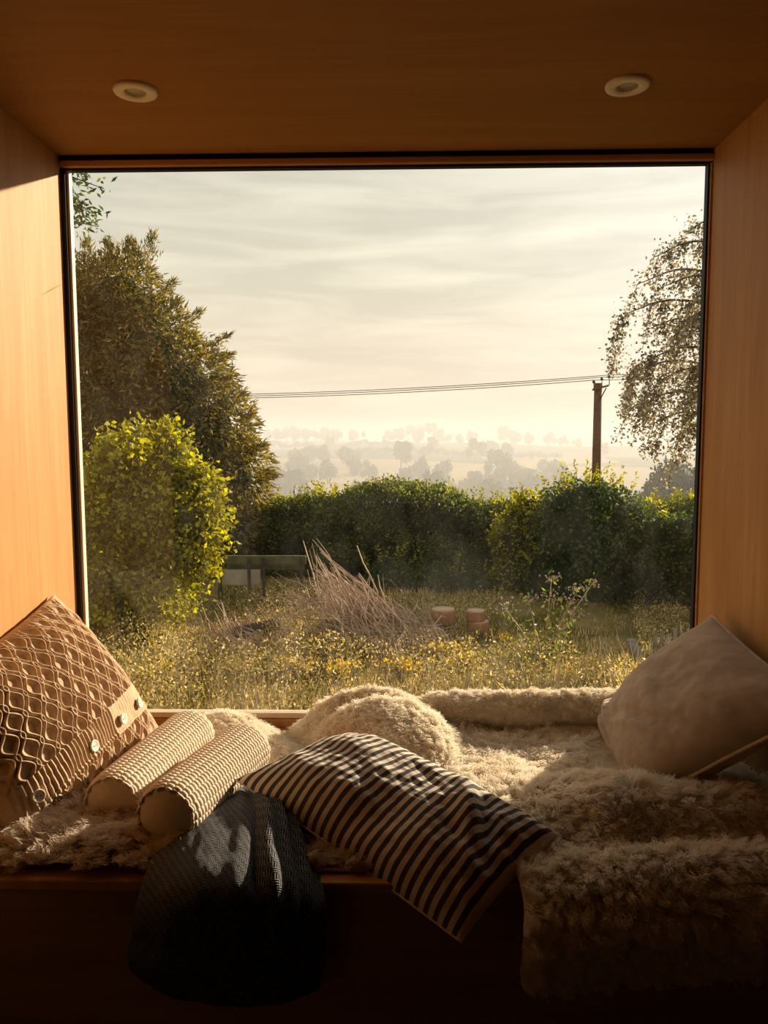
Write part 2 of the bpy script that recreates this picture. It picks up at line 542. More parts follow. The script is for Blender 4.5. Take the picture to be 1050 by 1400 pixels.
# ---- cable-knit cushion
kA, kB, kC = at(74, 812, 1.84), at(222, 1000, 1.86), at(34, 1186, 1.36)
kD = kA + kC - kB + np.array([0.085, 0.0, -0.01])
knit = empty('knit_cushion', tuple((kB + kC) / 2 * [1, 1, 0] + [0, 0, ZB]))
tag(knit, 'tan cable-knit cushion with a buttoned flap leaning against the sunlit wall', 'cushion')


def cable(u, v):
    NS = 20; w = 1.0 / NS; p = 1 / 6.4
    band = (u > 0.66) & (u < 0.82)
    hh = np.zeros_like(u)
    k = np.floor(v / w).astype(int)
    for dk in (-2, -1, 0, 1, 2):
        kk = k + dk
        sg = np.where(kk % 2 == 0, 1, -1)
        c = (kk + 0.5) * w + sg * w * 0.40 * np.cos(2 * PI * u / p)
        for off in (-0.25, 0.25):
            d = (v - c - off * w) / (w * 0.19)
            hh = np.maximum(hh, np.exp(-d * d))
    ribs = 0.5 + 0.5 * np.cos(v * 2 * PI * 46)
    r = np.where(band, 0.5 + 0.42 * ribs, hh)
    r = np.where(band & (v < 0.42), 0.85 + 0.08 * ribs, r)
    # step at the flap edge
    r = r + np.where((u > 0.80) & (u < 0.82), 0.35, 0)
    return r * 0.010


_, KF, KP, Kn = pillow('cover', kA, kB, kC, kD, 0.17, 360, 360, M_knit, knit, 0.05, cable, 0.7, wr=0.006, seed=3)
for vv in (0.17, 0.36, 0.60, 0.90):
    i, j = int(0.755 * 359), int(vv * 359)
    p = KF[i, j]; a = KF[i + 8, j] - KF[i - 8, j]; b = KF[i, j + 8] - KF[i, j - 8]
    nrm = np.cross(a, b); nrm /= np.linalg.norm(nrm); nrm *= np.sign(np.dot(nrm, Kn))
    prof = [(0.0001, .0045), (.003, .0035), (.0095, .004), (.0118, .0055), (.0128, .004), (.012, .001), (.010, -.001)]
    n = 24; th = np.arange(n) * 2 * PI / n
    V = [(r * math.cos(x), r * math.sin(x), z) for r, z in prof for x in th]
    Fc = [(q * n + w, q * n + (w + 1) % n, (q + 1) * n + (w + 1) % n, (q + 1) * n + w) for q in range(len(prof) - 1) for w in range(n)]
    bo = link('button', mesh_np('button', V, Fc, True), None, M_button)
    bo.rotation_euler = Vector(nrm).to_track_quat('Z', 'Y').to_euler()
    bo.location = p + nrm * 0.004
    child_of(bo, knit)
    hm = MB()
    for sx in (-1, 1): hm.tube([(sx * .003, 0, .0035), (sx * .003, 0, .0046)], .0011, 8)
    hl = hm.build('thread_holes', M_gasket); hl.parent = bo


# ---- two corduroy bolsters
def bolster(p0, p1, r, label, seed):
    p0, p1 = np.asarray(p0, float), np.asarray(p1, float)
    L = np.linalg.norm(p1 - p0); ax = (p1 - p0) / L
    e = empty('bolster', tuple(p0 - [0, 0, r]))
    tag(e, label, 'bolster', 'cream corduroy bolsters')
    side = np.cross(ax, [0, 0, 1]); side /= np.linalg.norm(side); up = np.cross(side, ax)
    nl, na = 300, 168
    z = np.linspace(0, 1, nl)[:, None]; th = np.linspace(0, 2 * PI, na + 1)[None, :]
    NR, NA = 31, 24
    wob = 0.10 * noise2(z * 7, th * 2.2, seed) + 0.05 * np.sin(th * 3 + z * 9)
    ph = z * NR + wob
    ring = np.abs(np.sin(ph * PI)) ** 0.55
    row = np.floor(ph)
    col = np.abs(np.sin((th / (2 * PI) * NA + 0.5 * (row % 2) * 0) * PI)) ** 0.35
    endr = 1 - 0.10 * np.exp(-z / 0.02) - 0.12 * np.exp(-(1 - z) / 0.02)
    rad = r * endr * (1 + 0.018 * noise2(z * 4 + 0 * th, th * 1.2 + 0 * z, seed + 2)) + 0.0042 * (ring - 1) + 0.003 * (col - 1)
    P = p0 + (z * L)[..., None] * ax + rad[..., None] * (np.cos(th)[..., None] * side + np.sin(th)[..., None] * up)
    V = P.reshape(-1, 3)
    child_of(link('tube_cover', mesh_np('tube_cover', V, grid_faces(nl, na + 1, 0, True), True), None, M_cream), e)
    for which, (ii, c, sg) in enumerate(((0, p0, -1), (nl - 1, p1, 1))):
        edge = P[ii, :na]; rr = np.linspace(1, 0.0, 9)[:, None, None]
        cap = c + ((edge - c) * (np.linalg.norm(edge - c, axis=1).mean() / np.linalg.norm(edge - c, axis=1))[:, None])[None] * rr + sg * ax * (0.012 * (1 - rr ** 2))
        cap = np.concatenate([cap, cap[:, :1]], 1)
        child_of(link('end_cap', mesh_np('end_cap', cap.reshape(-1, 3), grid_faces(9, na + 1, 0, which == 1), True), None, M_cream), e)
        wv = [edge[j] + ax * sg * 0.002 * math.sin(j * 2 * PI * 15 / na) + (edge[j] - c) * 0.02 for j in range(0, na)]
        wv.append(wv[0])
        child_of(MB().tube(wv, 0.0032, 6, False).build('edge_seam', M_cream, smooth=True), e)


bolster(at(153, 1100, 1.43), at(263, 1002, 1.79), 0.063, 'cream corduroy bolster pushed against the knit cushion', 4)
bolster(at(226, 1118, 1.335), at(337, 1024, 1.68), 0.064, 'cream corduroy bolster between the other bolster and the dark grey throw', 8)

# ---- dark woven throw hanging over the bench front
tc = [
    [(306, 1092, 1.50), (316, 1084, 1.51), (326, 1080, 1.52), (338, 1078, 1.53), (350, 1080, 1.54)],
    [(238, 1138, 1.37), (282, 1116, 1.37), (325, 1108, 1.38), (368, 1106, 1.41), (406, 1118, 1.45)],
    [(208, 1182, 1.27), (258, 1166, 1.25), (312, 1162, 1.25), (368, 1162, 1.27), (432, 1176, 1.34)],
    [(190, 1240, 1.23), (243, 1228, 1.18), (302, 1226, 1.17), (370, 1228, 1.19), (443, 1234, 1.24)],
    [(176, 1296, 1.232), (236, 1298, 1.20), (302, 1300, 1.19), (370, 1298, 1.20), (446, 1298, 1.238)],
    [(180, 1326, 1.24), (238, 1360, 1.225), (302, 1368, 1.215), (372, 1372, 1.22), (436, 1352, 1.24)],
]
G = patch([[at(*p) for p in row] for row in tc], 200, 160)
Nn = normals_of(G)
if np.dot(Nn[100, 80], CAM - G[100, 80]) < 0: Nn = -Nn
vv = np.linspace(0, 1, 200)[:, None] * np.ones((1, 160)); uu = np.linspace(0, 1, 160)[None, :] * np.ones((200, 1))
fold = np.zeros_like(uu)
for c0, c1, wd, am in ((0.62, 0.80, .035, .016), (0.72, 0.87, .03, .014), (0.82, 0.945, .03, .012), (0.50, 0.60, .05, .005)):
    cen = c0 + (c1 - c0) * np.sqrt(vv)
    fold += am * np.exp(-((uu - cen) / wd) ** 2) * np.clip(vv * 5, 0, 1) * np.clip((0.86 - vv) / .3, 0.15, 1)
fold -= 0.018 * np.exp(-((uu - (0.56 + 0.16 * np.sqrt(vv))) / .028) ** 2) * np.clip(vv * 3 - .5, 0, 1) * np.clip((0.62 - vv) / .1, 0, 1)
fold += 0.005 * fbm(uu * 4, vv * 4, 21)
G = G + Nn * fold[..., None]
me = mesh_np('grey_throw', G.reshape(-1, 3), grid_faces(200, 160), True, np.stack([uu, vv * 1.15], -1).reshape(-1, 2))
throw = link('grey_throw', me, None, M_weave)
md = throw.modifiers.new('thickness', 'SOLIDIFY'); md.thickness = 0.009; md.offset = 0
tag(throw, 'charcoal basket-weave throw bunched on the bench and hanging over its front', 'throw')

# ---- striped pillow
sA, sB, sC, sD = at(322, 1066, 1.48), at(630, 1288, 1.185), at(764, 1142, 1.34), at(478, 1004, 1.68)
stripe_e = empty('striped_pillow', tuple((sA + sB + sC + sD) / 4 * [1, 1, 0] + [0, 0, ZB]))
tag(stripe_e, 'long cream and charcoal striped pillow lying across the bench edge', 'pillow')


def stripe_fold(u, v):
    # a crease near the far end and a soft dent across the middle
    d = (u - 0.84) * 0.8 + (v - 0.62) * 0.35
    return -0.018 * np.exp(-(d / 0.035) ** 2) * np.exp(-((v - 0.6) / 0.28) ** 2) + 0.012 * np.exp(-((d + 0.07) / 0.04) ** 2) * np.exp(-((v - 0.6) / 0.3) ** 2) \
        - 0.012 * np.exp(-((u - 0.56) / 0.10) ** 2) + 0.004 * np.sin(v * 34 + 3 * u) * np.exp(-((u - 0.97) / 0.07) ** 2)


_, SF, SP, Sn = pillow('pillow_case', sA, sB, sC, sD, 0.19, 200, 120, M_stripe, stripe_e, 0.035, None, 0.45, seed=14, wr=0.007, extra=stripe_fold, pw=0.5)
seam = np.concatenate([SP[:, 0], SP[-1, 1:], SP[::-1, -1][1:], SP[0, ::-1][1:]])
child_of(MB().tube(seam, 0.0022, 5, False).build('seam', M_piping, smooth=True), stripe_e)

# ---- taupe cushion
vA, vB, vC = at(974, 842, 1.80), at(818, 1000, 1.90), at(874, 1102, 1.55)
vD = at(1134, 970, 1.33)
velv = empty('velvet_cushion', tuple((vB + vC) / 2 * [1, 1, 0] + [0, 0, ZB]))
tag(velv, 'taupe velvet cushion with pale piping leaning against the shaded wall', 'cushion')


def velvet_fold(u, v):
    f = 0
    for c, a, w, vc, vw, sl in ((0.80, .016, .03, .15, .35, .25), (0.86, -.016, .022, .2, .35, .28), (0.92, .014, .025, .2, .4, .22), (0.66, -.010, .03, .55, .22, -.5), (0.72, .010, .03, .6, .22, -.5), (0.50, .006, .05, .5, .4, .35)):
        d = u - c - sl * (v - vc)
        f = f + a * np.exp(-(d / w) ** 2) * np.exp(-((v - vc) / vw) ** 2)
    return f + 0.007 * fbm(u * 3 + 1, v * 2.5, 77)


_, VF, VP, Vn = pillow('cover', vA, vB, vC, vD, 0.20, 150, 150, M_velvet, velv, 0.05, None, 0.85, seed=31, wr=0.005, extra=velvet_fold, pw=0.5)
seam = np.concatenate([VP[:, 0], VP[-1, 1:], VP[::-1, -1][1:], VP[0, ::-1][1:]])
child_of(MB().tube(seam, 0.0042, 6, False).build('piping', M_piping, smooth=True), velv)


# ---- sheepskins
def fleece(name, G, n_clump, per, length, m, parent, seed, flow=(0, -0.25, 0), grav=0.3, rad=0.0008, spread=0.0075, curl=0.003, npt=6):
    r = np.random.default_rng(seed)
    nr, nc, _ = G.shape
    N = normals_of(G)
    if N[..., 2].mean() < 0: N = -N
    e1 = np.linalg.norm(np.cross(G[1:, :-1] - G[:-1, :-1], G[:-1, 1:] - G[:-1, :-1]), axis=2).ravel()
    cell = r.choice(len(e1), n_clump, p=e1 / e1.sum())
    ci, cj = np.divmod(cell, nc - 1)
    fi, fj = ci + r.random(n_clump), cj + r.random(n_clump)
    du = np.linalg.norm(G[-1].mean(0) - G[0].mean(0)) / nr + 1e-6
    lu = np.linalg.norm(np.diff(G, axis=0), axis=2).mean(); lv = np.linalg.norm(np.diff(G, axis=1), axis=2).mean()

    def samp(a, b, A):
        a = np.clip(a, 0, nr - 1.001); b = np.clip(b, 0, nc - 1.001)
        i, j = a.astype(int), b.astype(int); x, y = (a - i)[:, None], (b - j)[:, None]
        return A[i, j] * (1 - x) * (1 - y) + A[i + 1, j] * x * (1 - y) + A[i, j + 1] * (1 - x) * y + A[i + 1, j + 1] * x * y
    Rc, Nc = samp(fi, fj, G), samp(fi, fj, N)
    fl = np.array(flow)[None] + 0.55 * np.stack([fbm(Rc[:, 0] * 9, Rc[:, 1] * 9, seed + 3), fbm(Rc[:, 0] * 9 + 5, Rc[:, 1] * 9, seed + 13), 0 * Rc[:, 0]], -1)
    D = Nc * 0.75 + fl + r.normal(0, 0.20, Rc.shape)
    D[:, 2] -= grav * (1 - np.clip(Nc[:, 2], 0, 1))
    D /= np.linalg.norm(D, axis=1)[:, None]
    Lc = length * r.uniform(0.65, 1.2, n_clump)
    k = np.repeat(np.arange(n_clump), per)
    S = len(k)
    oa, ob = r.normal(0, spread / lu, S), r.normal(0, spread / lv, S)
    root, nrm = samp(fi[k] + oa, fj[k] + ob, G), samp(fi[k] + oa, fj[k] + ob, N)
    off = root - Rc[k]
    L = Lc[k] * r.uniform(0.75, 1.1, S)
    tipdir = D[k] + r.normal(0, 0.10, (S, 3))
    t = np.linspace(0, 1, npt)[None, :, None]
    base = root[:, None] - nrm[:, None] * 0.002
    line = base + L[:, None, None] * (nrm[:, None] * 0.45 * (t * (1 - t)) * 1.6 + tipdir[:, None] * t) - off[:, None] * 0.62 * t ** 1.3
    ph = r.uniform(0, 2 * PI, S)[:, None]; phc = (r.uniform(0, 2 * PI, n_clump))[k][:, None]
    tt = t[..., 0]
    cw = curl * tt
    line[..., 0] += cw * np.sin(tt * 9 + phc) + 0.0012 * tt * np.sin(tt * 14 + ph)
    line[..., 1] += cw * np.cos(tt * 8 + phc * 1.7)
    line[..., 2] -= grav * 0.35 * L[:, None] * tt ** 2 * 0.5
    cu = bpy.data.hair_curves.new(name)
    cu.add_curves([npt] * S)
    cu.attributes['position'].data.foreach_set('vector', line.astype(np.float32).ravel()) if 'position' in cu.attributes else cu.points.foreach_set('position', line.astype(np.float32).ravel())
    ra = cu.attributes.get('radius') or cu.attributes.new('radius', 'FLOAT', 'POINT')
    rr = (rad * (1 - 0.75 * np.linspace(0, 1, npt) ** 2))[None, :] * r.uniform(0.7, 1.2, S)[:, None]
    ra.data.foreach_set('value', rr.astype(np.float32).ravel())
    o = bpy.data.objects.new(name, cu); COL.objects.link(o); cu.materials.append(m)
    o['kind'] = 'stuff'
    if parent is not None: child_of(o, parent)
    return o


def sheepskin(label, G, m, n_clump, per, length, seed, **kw):
    c = G.reshape(-1, 3).mean(0)
    e = empty('sheepskin', (c[0], c[1], ZB))
    tag(e, label, 'sheepskin')
    flip = normals_of(G)[..., 2].mean() < 0
    hide = link('hide', mesh_np('hide', G.reshape(-1, 3), grid_faces(G.shape[0], G.shape[1], 0, not flip), True), None, m)
    sd = hide.modifiers.new('thickness', 'SOLIDIFY'); sd.thickness = 0.004; sd.offset = -1
    child_of(hide, e)
    fleece('fleece', G, n_clump, per, length, m, e, seed, **kw)
    return e


def rows(ys, xs, zs):
    return np.array([[(x, y, z) for x, z in zip(xs_, zs_)] for y, xs_, zs_ in zip(ys, xs, zs)])


# the big skin: back of the bench, over the middle, ridge, and down over the front edge
ys = [1.965, 1.86, 1.74, 1.62, 1.50, 1.41, 1.345, 1.275, 1.225, 1.212, 1.222]
xs_ = [[-.10, .12, .34, .56, .79], [-.12, .10, .33, .56, .79], [-.08, .12, .33, .56, .79], [0, .16, .34, .57, .79], [.06, .20, .36, .58, .79],
       [.14, .26, .40, .60, .79], [.18, .29, .42, .61, .79], [.20, .31, .44, .62, .79], [.205, .32, .45, .63, .79], [.20, .32, .45, .63, .79], [.20, .31, .45, .63, .78]]
zs = [[.475, .475, .475, .475, .475], [.475, .48, .475, .475, .475], [.475, .485, .475, .475, .47], [.465, .485, .48, .475, .47], [.465, .49, .525, .52, .505],
      [.465, .49, .535, .535, .515], [.462, .464, .468, .47, .47], [.462, .482, .495, .50, .505], [.43, .435, .445, .455, .46], [.37, .375, .385, .40, .415], [.305, .31, .325, .345, .37]]
G = patch(rows(ys, xs_, zs), 150, 110)
G[..., 2] += 0.010 * fbm(G[..., 0] * 11, G[..., 1] * 11, 41) * np.clip((G[..., 1] - 1.24) * 20, 0, 1)
sheepskin('large cream sheepskin spread over the bench and draped over its front', G, M_fleece, 9500, 22, 0.028, 51)

# rolled skin along the sill
def roll(path, r, n=60, na=28, lump=0.1, seed=0):
    P = crom(np.array(path, float), n, 0)
    t = np.gradient(P, axis=0); t /= np.linalg.norm(t, axis=1)[:, None]
    a = np.cross(t, [0, 0, 1.0]); a /= np.linalg.norm(a, axis=1)[:, None]; b = np.cross(a, t)
    th = np.linspace(-0.35 * PI, 1.35 * PI, na)[None, :, None]
    q = np.linspace(0, 1, n)[:, None]
    rr = r * (1 + lump * noise2(q * 6 + 0 * th[..., 0], th[..., 0] * 1.0 + 0 * q, seed)) * np.sqrt(np.clip(1 - (2 * q - 1) ** 10, 0.05, 1))
    return P[:, None] + rr[..., None] * (np.cos(th) * a[:, None] + np.sin(th) * b[:, None])


pz = at(700, 972, 1.90)[2]
sheepskin('cream sheepskin rolled up along the window sill beside the velvet cushion',
          roll([(.04, 1.93, pz - .01), (.18, 1.925, pz), (.34, 1.92, pz), (.50, 1.925, pz + .005), (.66, 1.93, pz + .01)], 0.030, seed=5), M_fleece, 1900, 24, 0.020, 61, flow=(0, -.05, 0), grav=.5)

# folded heap behind the striped pillow
heap = [
    [(392, 1012, 1.97), (440, 985, 1.97), (500, 985, 1.97), (560, 985, 1.97), (618, 1000, 1.96)],
    [(396, 1018, 1.93), (445, 966, 1.94), (496, 946, 1.95), (556, 956, 1.94), (616, 1000, 1.92)],
    [(410, 1026, 1.88), (462, 984, 1.89), (508, 974, 1.90), (572, 984, 1.88), (622, 1014, 1.86)],
    [(424, 1040, 1.83), (470, 982, 1.83), (522, 960, 1.83), (586, 978, 1.82), (630, 1022, 1.80)],
    [(450, 1050, 1.76), (500, 1004, 1.75), (548, 996, 1.73), (600, 1018, 1.71), (634, 1056, 1.71)],
    [(490, 1068, 1.70), (530, 1050, 1.67), (570, 1048, 1.65), (604, 1060, 1.64), (628, 1080, 1.66)],
]
G = patch([[at(*p) for p in row] for row in heap], 80, 80)
sheepskin('cream sheepskin folded into a heap behind the striped pillow', G, M_fleece, 3200, 24, 0.024, 71, grav=.6)

# skin behind the bolsters
heap = [
    [(250, 1008, 1.975), (290, 992, 1.975), (330, 992, 1.975), (370, 1004, 1.975), (400, 1016, 1.97)],
    [(250, 1008, 1.93), (290, 982, 1.94), (332, 984, 1.94), (368, 1004, 1.93), (406, 1020, 1.92)],
    [(256, 1022, 1.88), (300, 1000, 1.88), (345, 1004, 1.87), (385, 1020, 1.86), (420, 1036, 1.85)],
    [(300, 1060, 1.74), (340, 1046, 1.74), (380, 1040, 1.74), (420, 1044, 1.74), (450, 1056, 1.72)],
    [(310, 1090, 1.66), (350, 1080, 1.66), (390, 1078, 1.66), (430, 1080, 1.65), (470, 1086, 1.62)],
]
G = patch([[at(*p) for p in row] for row in heap], 60, 60)
sheepskin('cream sheepskin tucked behind the bolsters below the sill', G, M_fleece, 2000, 24, 0.022, 81, grav=.5)

# shaggier grey-cream skin along the bench front
xsr = np.linspace(XL + .02, 0.06, 8)
ysr = [1.60, 1.50, 1.42, 1.37, 1.32, 1.295]
G = np.array([[(x, y, ZB + .012 + (0.02 if 0 < k < 5 else 0.004)) for x in xsr] for k, y in enumerate(ysr)])
G = patch(G, 60, 120)
G[..., 2] += 0.010 * fbm(G[..., 0] * 9, G[..., 1] * 14, 91).clip(-.8, 2) - 0.03 * np.clip((G[..., 0] + .35) / .15, 0, 1)
G[..., 2] = np.maximum(G[..., 2], ZB + .004)
sheepskin('shaggy grey-cream sheepskin along the bench edge under the bolsters and throw', G, M_fleece2, 2600, 30, 0.032, 92, flow=(-.45, -.18, 0), spread=.009, curl=.008, rad=.0008)

# ================================================================== outside
ZG = -0.75                                  # garden level


def leaf_mat(name, stops, trans=0.45, rough=0.55, scale=6.0):
    m, t, b = mat(name)
    out = [n for n in t.nodes if n.type == 'OUTPUT_MATERIAL'][0]
    g = nd(t, 'ShaderNodeNewGeometry')
    f = noise_tex(t, coords(t), scale, 3)
    mx = nd(t, 'ShaderNodeMixRGB'); mx.inputs['Fac'].default_value = 0.6
    t.links.new(f, mx.inputs['Color1']); t.links.new(g.outputs['Random Per Island'], mx.inputs['Color2'])
    c = ramp(t, mx.outputs[0], stops)
    t.links.new(c, b.inputs['Base Color'])
    b.inputs['Roughness'].default_value = rough; b.inputs['Specular IOR Level'].default_value = 0.25
    tr = nd(t, 'ShaderNodeBsdfTranslucent')
    hs = nd(t, 'ShaderNodeHueSaturation'); hs.inputs['Saturation'].default_value = 1.15; hs.inputs['Value'].default_value = 1.5
    t.links.new(c, hs.inputs['Color']); t.links.new(hs.outputs[0], tr.inputs[0])
    ms = nd(t, 'ShaderNodeMixShader'); ms.inputs[0].default_value = trans
    t.links.new(b.outputs[0], ms.inputs[1]); t.links.new(tr.outputs[0], ms.inputs[2]); t.links.new(ms.outputs[0], out.inputs[0])
    return m


M_yew = leaf_mat('conifer_needles', [(0.25, (0.066, 0.066, 0.018)), (0.5, (0.187, 0.150, 0.040)), (0.75, (0.352, 0.253, 0.066))], 0.35)
M_hazel = leaf_mat('hazel_leaves', [(0.22, (0.10, 0.09, 0.012)), (0.5, (0.28, 0.255, 0.025)), (0.8, (0.50, 0.47, 0.06))], 0.45)
M_hedge = leaf_mat('hedge_leaves', [(0.25, (0.044, 0.072, 0.020)), (0.5, (0.120, 0.144, 0.036)), (0.8, (0.260, 0.240, 0.060))], 0.45)
M_ivy = leaf_mat('ivy_leaves', [(0.25, (0.025, 0.054, 0.022)), (0.6, (0.081, 0.117, 0.032)), (0.85, (0.216, 0.216, 0.054))], 0.35)
M_birch = leaf_mat('birch_leaves', [(0.25, (0.081, 0.072, 0.040)), (0.55, (0.216, 0.180, 0.099)), (0.8, (0.540, 0.450, 0.288))], 0.4, 0.35)
M_grass = leaf_mat('meadow_grass', [(0.2, (0.20, 0.155, 0.04)), (0.5, (0.50, 0.37, 0.14)), (0.8, (0.78, 0.61, 0.32))], 0.4, scale=1.5)
M_weed = leaf_mat('weed_leaves', [(0.2, (0.08, 0.08, 0.022)), (0.45, (0.29, 0.22, 0.06)), (0.62, (0.52, 0.39, 0.14)), (0.85, (0.78, 0.65, 0.40))], 0.45, scale=2)
M_flower = leaf_mat('yellow_flowers', [(0.3, (0.55, 0.36, 0.02)), (0.7, (0.80, 0.60, 0.06))], 0.4)
M_bark = simple('bark', (0.07, 0.05, 0.032), 0.9, 0.4, 30)
M_stick = simple('dry_sticks', (0.48, 0.35, 0.26), 0.85, 0.55, 4)
M_straw = simple('dry_straw', (0.62, 0.50, 0.33), 0.8, 0.35, 3)
M_polew = simple('creosoted_pole', (0.15, 0.075, 0.04), 0.8, 0.25, 8)
M_dark = simple('foliage_shade_dark', (0.03, 0.034, 0.014), 1.0, 0.3, 5)  # near-black colour stands in for the shade inside foliage
M_ins = simple('brown_insulator', (0.06, 0.035, 0.028), 0.3)
M_wire = simple('dark_wire', (0.10, 0.085, 0.07), 0.6)
M_log = simple('sawn_log', (0.30, 0.15, 0.075), 0.85, 0.3, 14)
M_logend = simple('pale_sawn_face', (0.50, 0.36, 0.23), 0.8, 0.2, 20)
M_board = simple('pale_weathered_board', (0.46, 0.40, 0.34), 0.85, 0.15, 12)
M_gboard = simple('mossy_board', (0.12, 0.12, 0.06), 0.9, 0.3, 10)
M_greyw = simple('grey_fence_wood', (0.22, 0.20, 0.17), 0.9, 0.3, 14)
M_far = leaf_mat('distant_foliage', [(0.3, (0.03, 0.04, 0.015)), (0.7, (0.09, 0.09, 0.03))], 0.0, 0.9, 0.5)

# ground: garden, slope into the valley, hill beyond
yy = np.concatenate([np.linspace(2.06, 16, 50), np.geomspace(16.6, 1200, 110)])
xx_n = np.linspace(-1, 1, 90)
GY = yy[:, None] * np.ones((1, 90)); GX = xx_n[None, :] * (14 + 0.85 * yy[:, None])


def ground_z(x, y):
    x = np.asarray(x, float); y = np.asarray(y, float)
    a = np.interp(y, [0, 13, 22, 60, 150, 230, 320, 480, 690, 760, 900, 1300], [ZG, ZG, -1.9, -9, -21, -26, -23, -10.5, 1.0, 2.2, 1.0, -10])
    a = a - np.clip((y - 250) / 450, 0, 1) * np.clip(x + 60, -200, 400) * 0.02
    a = a + np.clip((y - 40) / 300, 0, 1) * 2.2 * noise2(x / 75 + 20, y / 90 + 3, 5)
    a = a + 0.05 * fbm(x * 0.7 + 50, y * 0.7, 6) * np.clip((y - 2) / 3, 0, 1)
    return a


GZ = ground_z(GX, GY)
mgr, t_, b_ = mat('ground_cover')
tcn = nd(t_, 'ShaderNodeTexCoord'); sxy = nd(t_, 'ShaderNodeSeparateXYZ'); t_.links.new(tcn.outputs['Object'], sxy.inputs[0])
vor = nd(t_, 'ShaderNodeTexVoronoi'); vor.inputs['Scale'].default_value = 1.0
mpp = nd(t_, 'ShaderNodeMapping'); mpp.inputs['Scale'].default_value = (1 / 150, 1 / 70, 0); t_.links.new(tcn.outputs['Object'], mpp.inputs[0])
t_.links.new(mpp.outputs[0], vor.inputs['Vector'])
sx = nd(t_, 'ShaderNodeSeparateColor'); t_.links.new(vor.outputs['Color'], sx.inputs[0])
fields = ramp(t_, sx.outputs[0], [(0.0, (0.10, 0.10, 0.03)), (0.35, (0.17, 0.15, 0.05)), (0.5, (0.42, 0.28, 0.13)), (1.0, (0.55, 0.38, 0.20))])
near = ramp(t_, noise_tex(t_, coords(t_, (1.2, 1.2, 1.2)), 1.0, 6), [(0.35, (0.07, 0.06, 0.015)), (0.55, (0.16, 0.125, 0.04)), (0.7, (0.28, 0.21, 0.10))])
mr = nd(t_, 'ShaderNodeMapRange'); mr.inputs['From Min'].default_value = 120; mr.inputs['From Max'].default_value = 220
t_.links.new(sxy.outputs['Y'], mr.inputs[0])
mx = nd(t_, 'ShaderNodeMixRGB'); t_.links.new(mr.outputs[0], mx.inputs['Fac']); t_.links.new(near, mx.inputs['Color1']); t_.links.new(fields, mx.inputs['Color2'])
t_.links.new(mx.outputs[0], b_.inputs['Base Color']); b_.inputs['Roughness'].default_value = 1.0; b_.inputs['Specular IOR Level'].default_value = 0.0
gr = link('ground', mesh_np('ground', np.stack([GX, GY, GZ], -1).reshape(-1, 3), grid_faces(len(yy), 90), True), None, mgr)
gr['kind'] = 'structure'

# mist in the valley
mm = bpy.data.materials.new('valley_mist'); mm.use_nodes = True
t_ = mm.node_tree; t_.nodes.clear()
o_ = nd(t_, 'ShaderNodeOutputMaterial'); vsn = nd(t_, 'ShaderNodeVolumeScatter')
vsn.inputs['Color'].default_value = (0.95, 0.93, 0.90, 1); vsn.inputs['Density'].default_value = 0.0027; vsn.inputs['Anisotropy'].default_value = 0.12
t_.links.new(vsn.outputs[0], o_.inputs['Volume'])
mist = MB().box(-700, 700, 45, 1000, -60, 16).build('valley_mist', mm)
tag(mist, 'pale morning mist filling the valley beyond the hedge', 'mist', kind='stuff')


# ---- foliage builder
def leaves(name, P, D, L, W, m, parent, seed=0, fold=0.25, kind='stuff'):
    """P roots (n,3), D directions (n,3), L length (n,), W width (n,): one folded diamond per leaf"""
    r = np.random.default_rng(seed)
    n = len(P)
    D = D / (np.linalg.norm(D, axis=1)[:, None] + 1e-9)
    S = np.cross(D, r.normal(0, 1, (n, 3))); S /= np.linalg.norm(S, axis=1)[:, None] + 1e-9
    U = np.cross(S, D)
    L = np.broadcast_to(L, (n,))[:, None]; W = np.broadcast_to(W, (n,))[:, None]
    v0 = P; v1 = P + D * L * 0.45 + S * W * 0.5 + U * W * fold; v2 = P + D * L; v3 = P + D * L * 0.45 - S * W * 0.5 + U * W * fold
    V = np.stack([v0, v1, v2, v3], 1).reshape(-1, 3)
    i = np.arange(n)[:, None] * 4
    F = np.concatenate([np.concatenate([i, i + 1, i + 2], 1), np.concatenate([i, i + 2, i + 3], 1)])
    o = link(name, mesh_np(name, V, F), None, m)
    if kind: o['kind'] = kind
    if parent is not None: child_of(o, parent)
    return o


def blob_points(blobs, n, r, shell=0.55):
    """points in a union of ellipsoids (c, radii), biased to the outside; returns points and outward directions"""
    w = np.array([b[1][0] * b[1][1] + b[1][0] * b[1][2] + b[1][1] * b[1][2] for b in blobs]); w = w / w.sum()
    k = r.choice(len(blobs), n, p=w)
    C = np.array([b[0] for b in blobs])[k]; Rr = np.array([b[1] for b in blobs])[k]
    d = r.normal(0, 1, (n, 3)); d /= np.linalg.norm(d, axis=1)[:, None]
    rad = (shell + (1 - shell) * r.random(n) ** 0.6) * (1 + 0.10 * np.sin(d[:, 0] * 7 + k) * np.cos(d[:, 2] * 8 + k * 2))
    return C + d * rad[:, None] * Rr, d


def core(blobs, parent, f=0.72, name='shade_core', m=None):  # solid dark blobs in place of the shaded inside of a crown
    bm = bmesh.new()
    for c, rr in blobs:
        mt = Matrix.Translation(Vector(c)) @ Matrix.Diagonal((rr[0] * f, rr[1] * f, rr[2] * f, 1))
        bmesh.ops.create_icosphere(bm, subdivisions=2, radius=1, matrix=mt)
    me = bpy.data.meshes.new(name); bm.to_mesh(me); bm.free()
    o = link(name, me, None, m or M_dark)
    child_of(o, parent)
    return o


